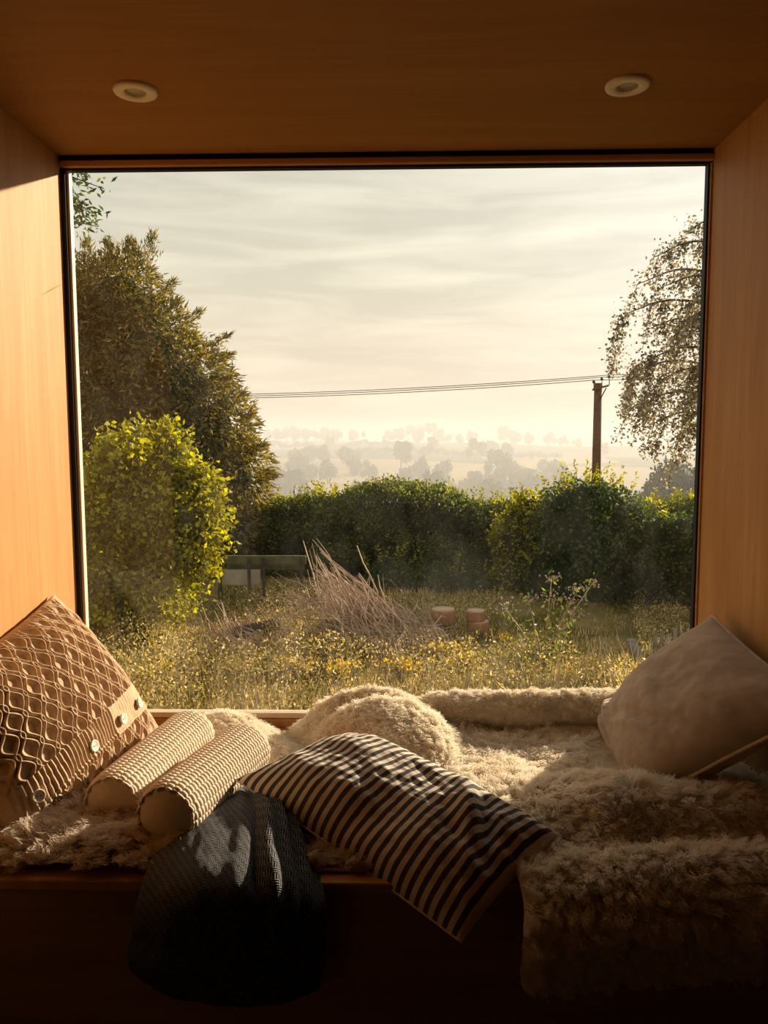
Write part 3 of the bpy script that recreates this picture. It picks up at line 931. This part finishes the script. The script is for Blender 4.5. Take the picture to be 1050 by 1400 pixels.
def pxblobs(lst, Y, dy=1.0):
    """(px, py, rx, ry[, depth offset]) -> ellipsoids at depth Y"""
    out = []
    for q in lst:
        yo = q[4] if len(q) > 4 else 0
        c = at(q[0], q[1], Y + yo); s = (Y + yo) / FPX
        out.append((tuple(c), (q[2] * s, (q[2] + q[3]) / 2 * s * dy, q[3] * s)))
    return out


def stem(name, pts, rads, m, parent, n=7):
    return child_of(MB().tube(pts, rads, n).build(name, m, smooth=True), parent)


# ---- the big evergreen
r1 = np.random.default_rng(101)
YT = 11.0
B = pxblobs([(60, 470, 110, 110), (130, 430, 75, 75), (165, 410, 62, 65), (200, 480, 75, 75), (250, 530, 72, 72), (150, 560, 110, 100), (285, 590, 68, 72), (240, 640, 90, 90),
             (315, 650, 60, 62), (100, 660, 120, 120), (300, 720, 62, 60), (200, 740, 100, 80)], YT)
base = at(190, 500, YT); evg = empty('evergreen_tree', (base[0], base[1], ZG))
tag(evg, 'tall dense olive-brown evergreen tree standing behind the yellow-green hazel', 'tree')
P, d = blob_points(B, 64000, r1, 0.55)
D = d * 0.8 + np.array([0.1, -0.1, -0.25]) + r1.normal(0, 0.45, P.shape)
leaves('foliage', P, D, r1.uniform(.07, .16, len(P)), r1.uniform(.02, .04, len(P)), M_yew, evg, 1)
# sprays that stick out of the crown
SP_, SD_ = [], []
for px, py, a, ln in ((205, 345, 75, .5), (190, 350, 110, .4), (150, 345, 95, .35), (120, 345, 80, .35), (225, 400, 40, .45), (255, 440, 35, .5), (290, 470, 25, .55), (295, 490, 10, .5), (298, 515, -5, .4),
                      (320, 545, 30, .4), (335, 570, 30, .35), (355, 610, 10, .3), (368, 650, 0, .3), (240, 420, 60, .3), (175, 350, 80, .45)):
    p0 = at(px - 12 * math.cos(R(a)), py + 12 * math.sin(R(a)), YT - .2); dr = np.array([math.cos(R(a)), -.1, math.sin(R(a))]); ln = ln * .72
    for q in np.linspace(0, 1, 42):
        for k in range(4):
            SP_.append(p0 + dr * ln * q + r1.normal(0, .065 * (1.25 - q), 3)); SD_.append(dr + r1.normal(0, .5, 3))
leaves('spray', np.array(SP_), np.array(SD_), r1.uniform(.05, .12, len(SP_)), .018, M_yew, evg, 2)
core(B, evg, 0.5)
stem('trunk', [(base[0], base[1], ZG - .2), (base[0] + .1, base[1], 1.0), (base[0], base[1], 3.0)], [.3, .24, .12], M_bark, evg)

# ---- hazel
r2 = np.random.default_rng(102)
YH = 7.2
hb = [(215, 640, 52, 50), (160, 645, 46, 46), (180, 700, 70, 60), (262, 690, 42, 52), (150, 760, 62, 70), (240, 745, 56, 50), (200, 810, 80, 55), (140, 840, 50, 60), (275, 740, 34, 40), (285, 690, 22, 26), (230, 600, 24, 28), (190, 598, 22, 22), (250, 650, 30, 34)]
for k in range(26):
    q_ = hb[r2.integers(9)]; an_ = r2.uniform(-.3, 1.2) * PI
    hb.append((q_[0] + q_[2] * math.cos(an_) * .85, q_[1] - q_[3] * math.sin(an_) * .85, r2.uniform(12, 24), r2.uniform(12, 24), r2.normal(0, .25)))
B = pxblobs(hb, YH)
base = at(190, 800, YH); hz = empty('hazel_bush', (base[0], base[1], ZG))
tag(hz, 'yellow-green broad-leaved hazel bush in sunlight in front of the evergreen', 'bush')
P, d = blob_points(B, 24000, r2, 0.2)
P = P + r2.normal(0, .05, P.shape)
leaves('foliage', P, d * 0.5 + np.array([0, 0, -.25]) + r2.normal(0, .6, P.shape), r2.uniform(.035, .075, len(P)), r2.uniform(.025, .055, len(P)), M_hazel, hz, 3)
for k in range(7):
    tp = np.array(B[k][0]); b0 = np.array([base[0] + r2.normal(0, .12), base[1] + r2.normal(0, .1), ZG - .05])
    stem('stem', [b0, b0 * .5 + tp * .5 + [0, 0, .1], tp], [.028, .02, .008], M_bark, hz, 5)
# tall shoots
SP_, SD_ = [], []
for px, py, ln in ((180, 590, .25), (225, 585, .3), (235, 600, .25), (150, 600, .2), (262, 640, .2)):
    p0 = at(px, py + 30, YH)
    for q in np.linspace(0, 1, 16):
        SP_.append(p0 + np.array([0.06 * q, 0, ln * q]) + r2.normal(0, .02, 3)); SD_.append(np.array([0, 0, .5]) + r2.normal(0, .7, 3))
leaves('shoot', np.array(SP_), np.array(SD_), .06, .042, M_hazel, hz, 4)

# ---- sprig of another tree reaching in at the upper corner
r3 = np.random.default_rng(103)
b0 = at(40, 230, 7.0); tw = empty('overhanging_branch', tuple(b0))
tag(tw, 'thin leafy branch reaching in from a tree beyond the frame above the evergreen', 'branch')
SP_, SD_ = [], []
for (x0, y0, x1, y1) in ((40, 230, 142, 258), (40, 260, 130, 290), (40, 300, 135, 310), (60, 240, 120, 235), (90, 262, 118, 300)):
    a, b = at(x0, y0, 7.0), at(x1, y1, 7.0)
    stem('twig', [a, (a + b) / 2 + [0, 0, .03], b], [.012, .007, .003], M_bark, tw, 5)
    for q in r3.random(90):
        SP_.append(a + (b - a) * q + r3.normal(0, .045, 3)); SD_.append(b - a + r3.normal(0, .5, 3))
leaves('leaves', np.array(SP_), np.array(SD_), r3.uniform(.04, .085, len(SP_)), .026, M_ivy, tw, 5)

# ---- hedge
def hedge(name, label, x0, x1, top, Y, n, m, seed, depth=0.8, zbot=ZG, lsz=(.035, .075), shoots=170):
    r = np.random.default_rng(seed)
    a = at(x0, 700, Y); b = at(x1, 700, Y)
    e = empty(name, ((a[0] + b[0]) / 2, Y, ZG)); tag(e, label, 'hedge')
    def ztop(px): return at(px, np.interp(px, [t[0] for t in top], [t[1] for t in top]), Y)[2]
    q = r.random(n); px = x0 + (x1 - x0) * q
    X = a[0] + (b[0] - a[0]) * q
    zt = np.array([ztop(p) for p in np.linspace(x0, x1, 200)])[np.minimum((q * 200).astype(int), 199)]
    zt = zt + 0.10 * fbm(X * 2.2, X * 0 + seed, seed)
    th = r.random(n)
    # profile around the section: front face, rounded top, back
    sec = r.random(n)
    y = np.where(sec < .55, Y - depth / 2, Y - depth / 2 + (r.random(n)) * depth) + 0.42 * fbm(X * 1.9, th * 3.2, seed + 1)
    z = np.where(sec < .55, zbot + (zt - zbot) * th, zt - 0.16 * r.random(n) - 0.25 * np.abs(y - Y) ** 2)
    y = y + np.where(sec < .55, np.clip((z - zt + .4) / .4, 0, 1) ** 2 * .25, 0)
    P = np.stack([X, y + r.normal(0, .05, n), z + r.normal(0, .05, n)], -1)
    D = np.stack([r.normal(0, .7, n), -0.3 + r.normal(0, .6, n), np.where(sec < .55, -.1, .5) + r.normal(0, .6, n)], -1)
    leaves('foliage', P, D, r.uniform(*lsz, n), r.uniform(lsz[0] * .6, lsz[1] * .6, n), m, e, seed)
    S1, S2 = [], []
    for k in range(shoots):
        qx = r.random(); pxx = x0 + (x1 - x0) * qx; p0 = np.array([a[0] + (b[0] - a[0]) * qx, Y - depth * .4 + r.random() * depth * .8, ztop(pxx) - .05]); ln = r.uniform(.06, .26)
        lean = r.normal(0, .15)
        for w in np.linspace(0, 1, 12):
            S1.append(p0 + [lean * ln * w, 0, ln * w]); S2.append([r.normal(0, .7), r.normal(0, .7), .7])
    leaves('shoots', np.array(S1), np.array(S2), .055, .028, M_hazel, e, seed + 1)  # lighter leaf colour for young growth, with its sunlit look painted in
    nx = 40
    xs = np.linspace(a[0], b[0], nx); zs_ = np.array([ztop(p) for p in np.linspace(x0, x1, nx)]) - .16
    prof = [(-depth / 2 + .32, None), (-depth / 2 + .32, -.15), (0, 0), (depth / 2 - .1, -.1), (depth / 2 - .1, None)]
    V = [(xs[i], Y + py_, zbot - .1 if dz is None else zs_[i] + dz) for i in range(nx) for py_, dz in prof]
    child_of(link('shade_core', mesh_np('shade_core', V, grid_faces(nx, 5)), None, M_dark), e)  # dark solid core painted as the hedge's inner shade
    return e


hedge('garden_hedge', 'long bushy green hedge with sunlit top behind the brush pile', 330, 735,
      [(330, 705), (380, 690), (410, 682), (430, 676), (520, 672), (600, 676), (640, 684), (700, 690), (735, 700)], 11.5, 42000, M_hedge, 201, zbot=ZG)
hedge('hedge', 'lower green hedge running on beyond the ivy-clad bush', 860, 1400, [(860, 720), (900, 690), (1010, 672), (1400, 690)], 12.5, 34000, M_hedge, 202)

# ivy-clad bush below the pole
def bush(name, label, B, n, m, seed, cat='bush', lsz=(.035, .07), shell=.6, cf=.78, tops=0, mats=None):
    r = np.random.default_rng(seed)
    c = np.mean([b[0] for b in B], 0)
    e = empty(name, (c[0], c[1], ZG)); tag(e, label, cat)
    B2 = list(B)
    for k in range(len(B) * 6):
        b_ = B[r.integers(len(B))]; v_ = r.normal(0, 1, 3); v_[1] = -abs(v_[1]); v_ /= np.linalg.norm(v_); q_ = r.uniform(.14, .3) * b_[1][0]
        B2.append((tuple(np.array(b_[0]) + v_ * np.array(b_[1]) * .95), (q_, q_, q_)))
    P, d = blob_points(B2, n, r, shell)
    keep = P[:, 2] > ZG
    P, d = P[keep], d[keep]
    leaves('foliage', P, d * .5 + np.array([0, 0, -.1]) + r.normal(0, .6, P.shape), r.uniform(*lsz, len(P)), r.uniform(lsz[0] * .7, lsz[1] * .7, len(P)), m, e, seed)
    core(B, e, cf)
    if tops:
        S1, S2 = [], []
        for k in range(tops):
            b = B[r.integers(len(B))]; an = r.uniform(0.15, .85) * PI
            p0 = np.array(b[0]) + np.array([math.cos(an) * b[1][0], r.uniform(-.5, .3) * b[1][1], math.sin(an) * b[1][2]]) * .95
            ln = r.uniform(.1, .35); dr = np.array([math.cos(an) * .6, r.normal(0, .2), math.sin(an)])
            for w in np.linspace(0, 1, 11):
                S1.append(p0 + dr * ln * w); S2.append(r.normal(0, .7, 3) + dr * .5)
        leaves('shoots', np.array(S1), np.array(S2), .055, .03, M_hazel, e, seed + 1)  # lighter leaf colour paints the sunlit rim onto the shoots
    return e


bush('ivy_bush', 'big dark ivy-clad bush with sunlit rim in front of the utility pole',
     pxblobs([(800, 735, 82, 78), (795, 700, 58, 46), (840, 720, 58, 55), (870, 790, 66, 75), (790, 800, 85, 75), (830, 835, 80, 50)], 9.8), 24000, M_ivy, 211, tops=90)
bush('elder_bush', 'bright yellow-green bush between the long hedge and the ivy-clad bush',
     pxblobs([(728, 712, 36, 40), (705, 735, 34, 40), (745, 745, 40, 50), (715, 790, 45, 50)], 10.3), 9000, M_hazel, 213, tops=26)
bush('shade_bush', 'dark shrubbery under the birch beside the shaded wall',
     pxblobs([(935, 800, 62, 85), (985, 770, 60, 95), (930, 740, 45, 40)], 9.6), 9000, M_ivy, 215, tops=12)
bush('nettle_patch', 'low dark leafy growth at the hedge foot behind the log stools',
     pxblobs([(600, 810, 50, 40), (560, 815, 40, 36), (650, 815, 45, 34), (530, 800, 36, 40)], 10.3), 7000, M_ivy, 217, tops=20)

# ---- birch with drooping twigs
r4 = np.random.default_rng(104)
YB = 8.4
tb = at(1030, 700, YB); bi = empty('birch_tree', (tb[0], tb[1], ZG))
tag(bi, 'backlit drooping birch with pale glinting leaves beside the shaded wall', 'tree')
stem('trunk', [(tb[0], tb[1], ZG - .1), (tb[0] - .03, tb[1], 1.5), (tb[0] + .05, tb[1], 4.6)], [.13, .11, .05], M_bark, bi, 9)
LP, LD = [], []
for (y0, x1, y1, n) in ((330, 938, 318, 5), (360, 893, 352, 8), (400, 872, 388, 9), (420, 905, 392, 8), (440, 846, 432, 9), (470, 880, 452, 10), (500, 870, 500, 10), (520, 850, 515, 10), (540, 900, 520, 9),
                        (560, 856, 560, 10), (590, 880, 585, 9), (470, 930, 440, 7), (600, 920, 600, 8), (560, 930, 550, 8)):
    a = at(1015, y0 - 10, YB); a = np.array([tb[0] + .02, tb[1], a[2] - .05]); b = at(x1, y1, YB + r4.uniform(-.7, .7))
    mid = a * .4 + b * .6 + [0, 0, .18]
    br = crom(np.array([a, mid, b]), 14, 0)
    stem('branch', br, np.linspace(.02, .004, 14), M_bark, bi, 5)
    for k in range(n):
        i = r4.integers(3, 14); p0 = br[i]
        ln = r4.uniform(.25, .62) * (1.0 if y0 > 420 else .55)
        dx = r4.normal(-.10, .10)
        q = np.linspace(0, 1, 8)[:, None]
        tpts = p0 + np.array([dx, r4.normal(0, .08), 0]) * q - np.array([0, 0, ln]) * q ** 1.4
        stem('twig', tpts, np.linspace(.004, .0015, 8), M_bark, bi, 4)
        nl = int(230 * ln)
        w = r4.random(nl)
        LP += list(p0 + np.array([dx, 0, 0]) * w[:, None] - np.array([0, 0, ln]) * (w ** 1.4)[:, None] + r4.normal(0, .035, (nl, 3))); LD += list(r4.normal(0, .7, (nl, 3)) + [0, 0, -.6])
    nl = 150
    w = r4.uniform(.3, 1, nl)
    LP += list(a + (b - a) * w[:, None] + [0, 0, .1] + r4.normal(0, .06, (nl, 3))); LD += list(r4.normal(0, .7, (nl, 3)))
leaves('foliage', np.array(LP), np.array(LD), r4.uniform(.026, .05, len(LP)), r4.uniform(.02, .036, len(LP)), M_birch, bi, 7)

# ---- utility pole and wires
YP = 24.0
ptop = at(818, 524, YP)
pz0 = float(ground_z(ptop[0], YP)) - .3
up_ = empty('utility_pole', (ptop[0], YP, pz0 + .3))
tag(up_, 'brown wooden utility pole with small crossarm rising behind the ivy-clad bush', 'utility pole')
stem('shaft', [(ptop[0], YP, pz0), (ptop[0], YP, ptop[2])], [.155, .12], M_polew, up_, 14)
ca, cb = at(810, 533, YP - .16), at(832, 527, YP - .16)
stem('crossarm', [ca, cb], [.035, .035], M_polew, up_, 6)
stem('brace', [at(829, 530, YP - .14), at(820, 547, YP - .14)], [.018, .018], M_ins, up_, 6)
wires = []
for px, py, y0 in ((812, 522, 533), (823, 518, 530), (833, 515, 527)):
    p = at(px, py, YP - .16); q = at(px, y0, YP - .16)
    stem('pin', [q, p], [.014, .014], M_ins, up_, 6)
    stem('insulator', [p + [0, 0, -.05], p + [0, 0, -.02], p + [0, 0, .02], p + [0, 0, .05]], [.03, .05, .045, .02], M_ins, up_, 10)
    wires.append(p + [0, 0, .05])
for k, (p, ly, lab) in enumerate(zip(wires, (531, 528.5, 526), ('lowest of three thin overhead wires running from the utility pole', 'middle one of three thin overhead wires on the utility pole', 'topmost of three thin overhead wires on the utility pole'))):
    e = at(300, ly, 27.0); e2 = p + (e - p) * 1.9
    q = np.linspace(0, 1, 30)[:, None]
    pts = p + (e2 - p) * q - np.array([0, 0, 1.0]) * (0.35 * 4 * q * (1 - q))
    pts = np.concatenate([(p - (e2 - p) * .35)[None], pts])
    w = MB().tube(pts, .011, 5).build('overhead_wire', M_wire)
    tag(w, lab, 'wire', 'overhead wires')

# ---- mid-distance trees right of the pole and the far trees on the hill
def far_mesh(seed, tall=1.0, n=420, sz=1.0):
    r = np.random.default_rng(seed)
    B = [((r.normal(0, .26), r.normal(0, .22), r.uniform(.38, .80) * tall), (r.uniform(.2, .34),) * 3) for k in range(7)]
    P, d = blob_points(B, n, r, .7)
    D = d + r.normal(0, .6, P.shape); D /= np.linalg.norm(D, axis=1)[:, None]
    S = np.cross(D, r.normal(0, 1, P.shape)); S /= np.linalg.norm(S, axis=1)[:, None]
    L = r.uniform(.07, .15, (n, 1)) * sz
    V = np.stack([P - D * L * .5, P + S * L * .4, P + D * L * .5, P - S * L * .4], 1).reshape(-1, 3)
    bm = bmesh.new()
    vs_ = [bm.verts.new(v) for v in V]
    for k in range(n): bm.faces.new(vs_[k * 4:k * 4 + 4])
    for c, rr in B:
        bmesh.ops.create_icosphere(bm, subdivisions=1, radius=rr[0] * .88, matrix=Matrix.Translation(c))
    bmesh.ops.create_cone(bm, segments=6, radius1=.05, radius2=.035, depth=.6, cap_ends=True, matrix=Matrix.Translation((0, 0, .2)))
    me = bpy.data.meshes.new('hill_tree'); bm.to_mesh(me); bm.free(); me.materials.append(M_far)
    return me


FM = [far_mesh(s, t) for s, t in ((1, 1), (2, 1.1), (3, .9), (4, 1.3), (5, 1.0))]
FN = [far_mesh(11, 1.0, 3600, .38), far_mesh(12, 1.15, 3600, .38)]
r5 = np.random.default_rng(105)


def far_tree(name, x, y, h, w, label, group, pool=FM):
    o = bpy.data.objects.new(name, pool[r5.integers(len(pool))]); COL.objects.link(o)
    o.location = (x, y, float(ground_z(x, y)) - .1 * h); o.scale = (w, w, h); o.rotation_euler[2] = r5.uniform(0, 6.28)
    tag(o, label, 'tree', group)


for px, h in ((868, 9.5), (905, 9.0), (938, 11), (975, 10)):
    p = at(px, 660, 95)
    far_tree('field_tree', p[0], 95, h * 1.05, h * .95, 'rounded grey-green tree below the birch in the near mist', 'trees in the near mist', FN)
for px, h in ((365, 8), (378, 11), (392, 10), (405, 12), (418, 10), (432, 9), (446, 11), (462, 9), (484, 10), (532, 9), (545, 10), (558, 11), (572, 9), (585, 12), (602, 9), (612, 8), (628, 8), (645, 9), (690, 11),
              (705, 12), (722, 9), (750, 10), (768, 8), (790, 7)):
    y = 700 + r5.uniform(-15, 30); p = at(px, 600, y)
    far_tree('ridge_tree', p[0], y, h * 1.35, h * 1.1, 'misty tree in the skyline row along the hill top', 'skyline trees')
for k in range(60):
    px = r5.uniform(365, 830); y = r5.uniform(270, 400) if k < 45 else r5.uniform(420, 600)
    p = at(px, 640, y)
    far_tree('valley_tree', p[0], y, r5.uniform(8, 15), r5.uniform(7, 12), 'misty tree on the wooded slope below the hill top fields', 'valley trees')
for row, (y, xa, xb, k) in enumerate(((520, 470, 760, 26), (610, 365, 560, 20))):
    for px in np.linspace(xa, xb, k):
        p = at(px, 620, y + (px - xa) * .1)
        far_tree('field_hedge_tree', p[0], y + (px - xa) * .1, r5.uniform(3.5, 6.5), r5.uniform(6, 9), 'small misty hedgerow tree between the pale hill fields', 'hedgerow trees')

# ---- garden: grass and weeds (uncountable)
r6 = np.random.default_rng(106)
n = 70000
gy = 4.2 + (10.8 - 4.2) * r6.random(n) ** 0.9; gx = (r6.random(n) * 2 - 1) * (1.5 + gy * .55)
keep = (fbm(gx * .9 + 9, gy * .9, 12) > -.55 + .5 * r6.random(n) - .25)
path = (np.abs(gx - 1.2 - (gy - 6) * .25) < .8) & (gy > 6.3)          # the trodden, lower part
keep &= ~(path & (r6.random(n) < .25))
gx, gy = gx[keep], gy[keep]; n = len(gx)
hgt = r6.uniform(.08, .34, n) ** 1.0 * np.interp(gy, [5.6, 6.8], [1, .5]) * (0.75 + .5 * noise2(gx * 1.3, gy * 1.3, 14)) * np.where((np.abs(gx - 1.2 - (gy - 6) * .25) < .8) & (gy > 6.3), .45, 1.0)
P = np.stack([gx, gy, ground_z(gx, gy)], -1)
D = np.stack([r6.normal(0, .35, n), r6.normal(0, .35, n), np.ones(n)], -1)
go = leaves('meadow_grass', P, D, hgt, r6.uniform(.004, .010, n), M_grass, None, 21, 0.1)
tag(go, 'straw-yellow long meadow grass covering the garden below the window', 'grass', kind='stuff')
n = 95000
gy = 4.6 + 4.6 * r6.random(n); gx = (r6.random(n) * 2 - 1) * (1.2 + gy * .5)
cl = noise2(gx * 1.7, gy * 1.7, 30)
keep = cl > -.45 + .5 * r6.random(n)
keep &= ~((np.abs(gx - 1.2 - (gy - 6) * .25) < .75) & (gy > 6.4))
gx, gy, cl = gx[keep], gy[keep], cl[keep]; n = len(gx)
P = np.stack([gx, gy, ground_z(gx, gy) + r6.random(n) ** .8 * (.22 + .42 * cl.clip(0, 1)) * np.interp(gy, [5.8, 7.0], [1, .45]) * np.where(gx < -.8, 1.35, 1.0)], -1)
wo_ = leaves('meadow_weeds', P, r6.normal(0, .6, (n, 3)) + [0, 0, .3], r6.uniform(.014, .042, n) , r6.uniform(.007, .020, n), M_weed, None, 22)
tag(wo_, 'tangled yellow-green weeds growing through the garden grass', 'weeds', kind='stuff')

sm = MB()
for k in range(700):
    y_ = r6.uniform(4.8, 7.2); x_ = (r6.random() * 2 - 1) * (1.2 + y_ * .5); h_ = r6.uniform(.15, .5) * np.interp(y_, [5.6, 6.8], [1, .45])
    b_0 = np.array([x_, y_, float(ground_z(x_, y_))]); dv = np.array([r6.normal(0, .22), r6.normal(0, .2), 1.0]) * h_
    sm.tube([b_0, b_0 + dv * .55 + r6.normal(0, .015, 3), b_0 + dv], [.004, .003, .002], 3, False)
so = sm.build('dead_stalks', M_straw)
tag(so, 'thin dry straw-coloured stalks standing up in the garden weeds', 'stalks', kind='stuff')


def weed_plant(name, label, px, py, top, Y, seed, flower, wide=.22, nst=6, mat_l=None, group=None):
    r = np.random.default_rng(seed)
    b = at(px, py, Y); z0 = float(ground_z(b[0], Y)); zt = at(px, top, Y)[2]
    e = empty(name, (b[0], Y, z0)); tag(e, label, 'plant', group)
    P, D, FP, FD = [], [], [], []
    for k in range(nst):
        h = (zt - z0) * r.uniform(.65, 1); dx, dy = r.normal(0, wide), r.normal(0, wide * .6)
        q = np.linspace(0, 1, 7)[:, None]
        pts = np.array([b[0], Y, z0]) + q ** 1.3 * np.array([dx, dy, 0]) + q * np.array([0, 0, h])
        stem('stem', pts, np.linspace(.007, .003, 7), M_stick, e, 5)
        for w in range(36):
            i = r.integers(1, 7); P.append(pts[i] + r.normal(0, .03, 3)); D.append(r.normal(0, .7, 3))
        for w in range(26):
            FP.append(pts[-1] + r.normal(0, 1, 3) * [.05, .05, .02]); FD.append(r.normal(0, .5, 3) + [0, 0, .3])
    leaves('leaves', np.array(P), np.array(D), r.uniform(.04, .08, len(P)), .025, mat_l or M_weed, e, seed)
    leaves('flower_heads', np.array(FP), np.array(FD), .026, .022, M_flower if flower else M_stick, e, seed + 1)


weed_plant('umbel_plant', 'tall branching seed-headed plant standing before the dark bush', 742, 940, 800, 6.4, 301, False, .22, 9, M_hedge)
for k, (px, tp, Y) in enumerate(((580, 858, 7.4), (668, 868, 7.4), (410, 900, 6.2), (545, 905, 6.2), (640, 900, 6.6), (330, 905, 6.3), (455, 905, 6.0), (220, 905, 6.0), (590, 880, 6.8))):
    weed_plant('ragwort_plant', 'yellow-flowered ragwort standing in the long grass', px, 950, tp, Y, 310 + k, True, .10, 5, None, 'ragwort in the grass')

# ---- brush pile
r7 = np.random.default_rng(107)
YR = 7.4
pb = at(490, 870, YR); bp = empty('brush_pile', (pb[0], YR, ZG))
tag(bp, 'heaped pile of bare cut branches in front of the long hedge', 'brush pile')
STK = []
for k in range(10):
    q = np.linspace(0, 1, 7)[:, None]
    ben = r7.normal(0, .05, 3); pts = np.array([0, 0, 1.0]) * q + ben * np.sin(q * PI) + r7.normal(0, .012, (7, 3))
    me = MB().tube(pts, np.linspace(1, .35, 7) * .011, 4).build('tmp', M_stick).data
    bpy.data.objects.remove([o for o in COL.objects if o.data == me][0]); STK.append(me)
for k in range(240):
    q = r7.random() ** 1.2; fr_ = r7.uniform(.35, 1.0) if k > 60 else r7.uniform(.85, 1.08)
    Y_ = YR + r7.normal(0, .28)
    tx, ty = np.interp(q, [0, .25, .6, 1], [425, 462, 530, 600]) + r7.normal(0, 9), np.interp(q, [0, .25, .6, 1], [752, 790, 832, 878]) + r7.normal(0, 6)
    hpx = (886 - ty) * fr_ + 6
    tip = at(tx + (1 - fr_) * 30 - 20 * (1 - fr_) * r7.random(), 886 - hpx, Y_)
    bas = at(tx + .62 * hpx + r7.normal(0, 16) + (1 - fr_) * 15, 886, Y_ + r7.normal(0, .15)); bas[2] = float(ground_z(bas[0], bas[1])) + abs(r7.normal(0, .03))
    if k % 9 == 0: tip[0] += r7.uniform(.2, .5); tip[2] -= .05
    L = float(np.linalg.norm(tip - bas)); d_ = Vector(tip - bas)
    o = bpy.data.objects.new('branch', STK[r7.integers(10)]); COL.objects.link(o); o.parent = bp
    o.location = Vector(bas) - bp.location; o.rotation_euler = d_.to_track_quat('Z', 'Y').to_euler(); s_ = r7.uniform(.6, 1.4); o.scale = (s_, s_, L)
tm = MB()
for k in range(1100):
    q = r7.random(); p0 = at(np.interp(q, [0, 1], [300, 610]) + r7.normal(0, 14), 870, YR + r7.normal(-.1, .35))
    hh = np.interp(q, [0, .25, .42, .6, 1], [.08, .14, .62, .45, .08]) * r7.random()
    p0[2] = float(ground_z(p0[0], p0[1])) + hh
    an = r7.normal(.7, .5); d_ = np.array([-math.cos(an), r7.normal(0, .4), math.sin(an) * .8]) * r7.uniform(.12, .4)
    tm.tube([p0, p0 + d_ * .5 + r7.normal(0, .02, 3), p0 + d_], [.004, .0035, .002], 3, False)
tw_ = tm.build('twigs', M_stick); tw_['kind'] = 'stuff'; child_of(tw_, bp)

# fallen log before the pile
a, b = at(318, 866, 7.2), at(382, 852, 7.3)
lg = empty('fallen_log', tuple((a + b) / 2 * [1, 1, 0] + [0, 0, ZG])); tag(lg, 'short dark brown log lying in the grass beside the brush pile', 'log')
q = np.linspace(0, 1, 9)[:, None]
stem('bark', a + (b - a) * q + r7.normal(0, .006, (9, 3)), [.052, .06, .062, .058, .06, .063, .06, .056, .05], M_bark, lg, 12)
stem('sawn_face', [b, b + (b - a) * .02], [.048, .046], M_logend, lg, 12)


# two sawn log stools
def log_stool(px, py, tiers, label, Y=7.5):
    g_ = at(px, py, Y); z = float(ground_z(g_[0], Y))
    e = empty('log_stool', (g_[0], Y, z)); tag(e, label, 'log', 'sawn log stools')
    zt = g_[2] - sum(t[1] + .006 for t in tiers)
    stem('stump', [(g_[0], Y, z - .03), (g_[0], Y, zt)], [.08, .075], M_bark, e, 14)
    for k, (w, h) in enumerate(tiers[::-1]):
        c = np.array([g_[0] + .012 * (-1) ** k, Y, 0])
        rr = [w * .94, w, w, w * .93]
        stem('log_slice', [c + [0, 0, zt], c + [0, 0, zt + .015], c + [0, 0, zt + h - .015], c + [0, 0, zt + h]], rr, M_log, e, 14)
        stem('sawn_top', [c + [0, 0, zt + h - .002], c + [0, 0, zt + h + .006]], [w * .92, w * .9], M_logend, e, 14)
        zt += h + .006


log_stool(604, 832, [(.125, .14)], 'single sawn log stool with pale top at the hedge foot')
log_stool(652, 834, [(.095, .10), (.11, .11)], 'two-tier sawn log stool at the hedge foot')

# low wooden planter behind the brush
pl = at(345, 800, 9.3); ple = empty('wooden_trough', (pl[0], 9.3, ZG)); tag(ple, 'low wooden trough with one pale board below a mossy rail beside the hazel', 'trough')
def pbox(name, x0, y0, x1, y1, Y, th, m):
    a, b = at(x0, y1, Y), at(x1, y0, Y)
    child_of(MB().box(a[0], b[0], Y, Y + th, a[2], b[2]).build(name, m, bevel=.006), ple)
pbox('pale_board', 297, 779, 356, 800, 9.3, .03, M_board)
pbox('rail', 305, 760, 418, 772, 9.28, .05, M_gboard)
pbox('back_board', 312, 773, 416, 779, 9.4, .03, M_gboard)
for px in (340, 360, 412, 300):
    a = at(px, 762, 9.25)
    child_of(MB().box(a[0] - .018, a[0] + .018, 9.24, 9.275, ZG - .02, a[2]).build('post', M_bark, bevel=.004), ple)

# leaning post and grey pales near the dark shrubbery
a = at(862, 876, 6.5); b0 = np.array([a[0] + .13, 6.45, ZG - .05])
lp = empty('leaning_post', (b0[0], b0[1], ZG)); tag(lp, 'old leaning grey-brown fence post in front of the dark shrubbery', 'post')
stem('post_shaft', [b0, (a + b0) / 2 + [.01, 0, 0], a], [.055, .05, .045], M_greyw, lp, 8)
stem('post_top', [a, a + [-.002, 0, .012]], [.042, .03], M_greyw, lp, 8)
pf = at(915, 880, 6.9); fe = empty('pale_fence', (pf[0], 6.9, ZG)); tag(fe, 'short piece of grey pale fence next to the leaning post', 'fence')
for px in (896, 905, 914, 923, 932, 941):
    a = at(px, 862 + r7.uniform(-4, 5), 6.9)
    child_of(MB().box(a[0] - .018, a[0] + .018, 6.89, 6.905, ZG - .02, a[2]).build('pale', M_greyw, bevel=.003), fe)
zz = at(915, 885, 6.9)[2]
child_of(MB().box(at(892, 880, 6.9)[0], at(946, 880, 6.9)[0], 6.91, 6.93, zz - .02, zz + .02).build('fence_rail', M_greyw), fe)
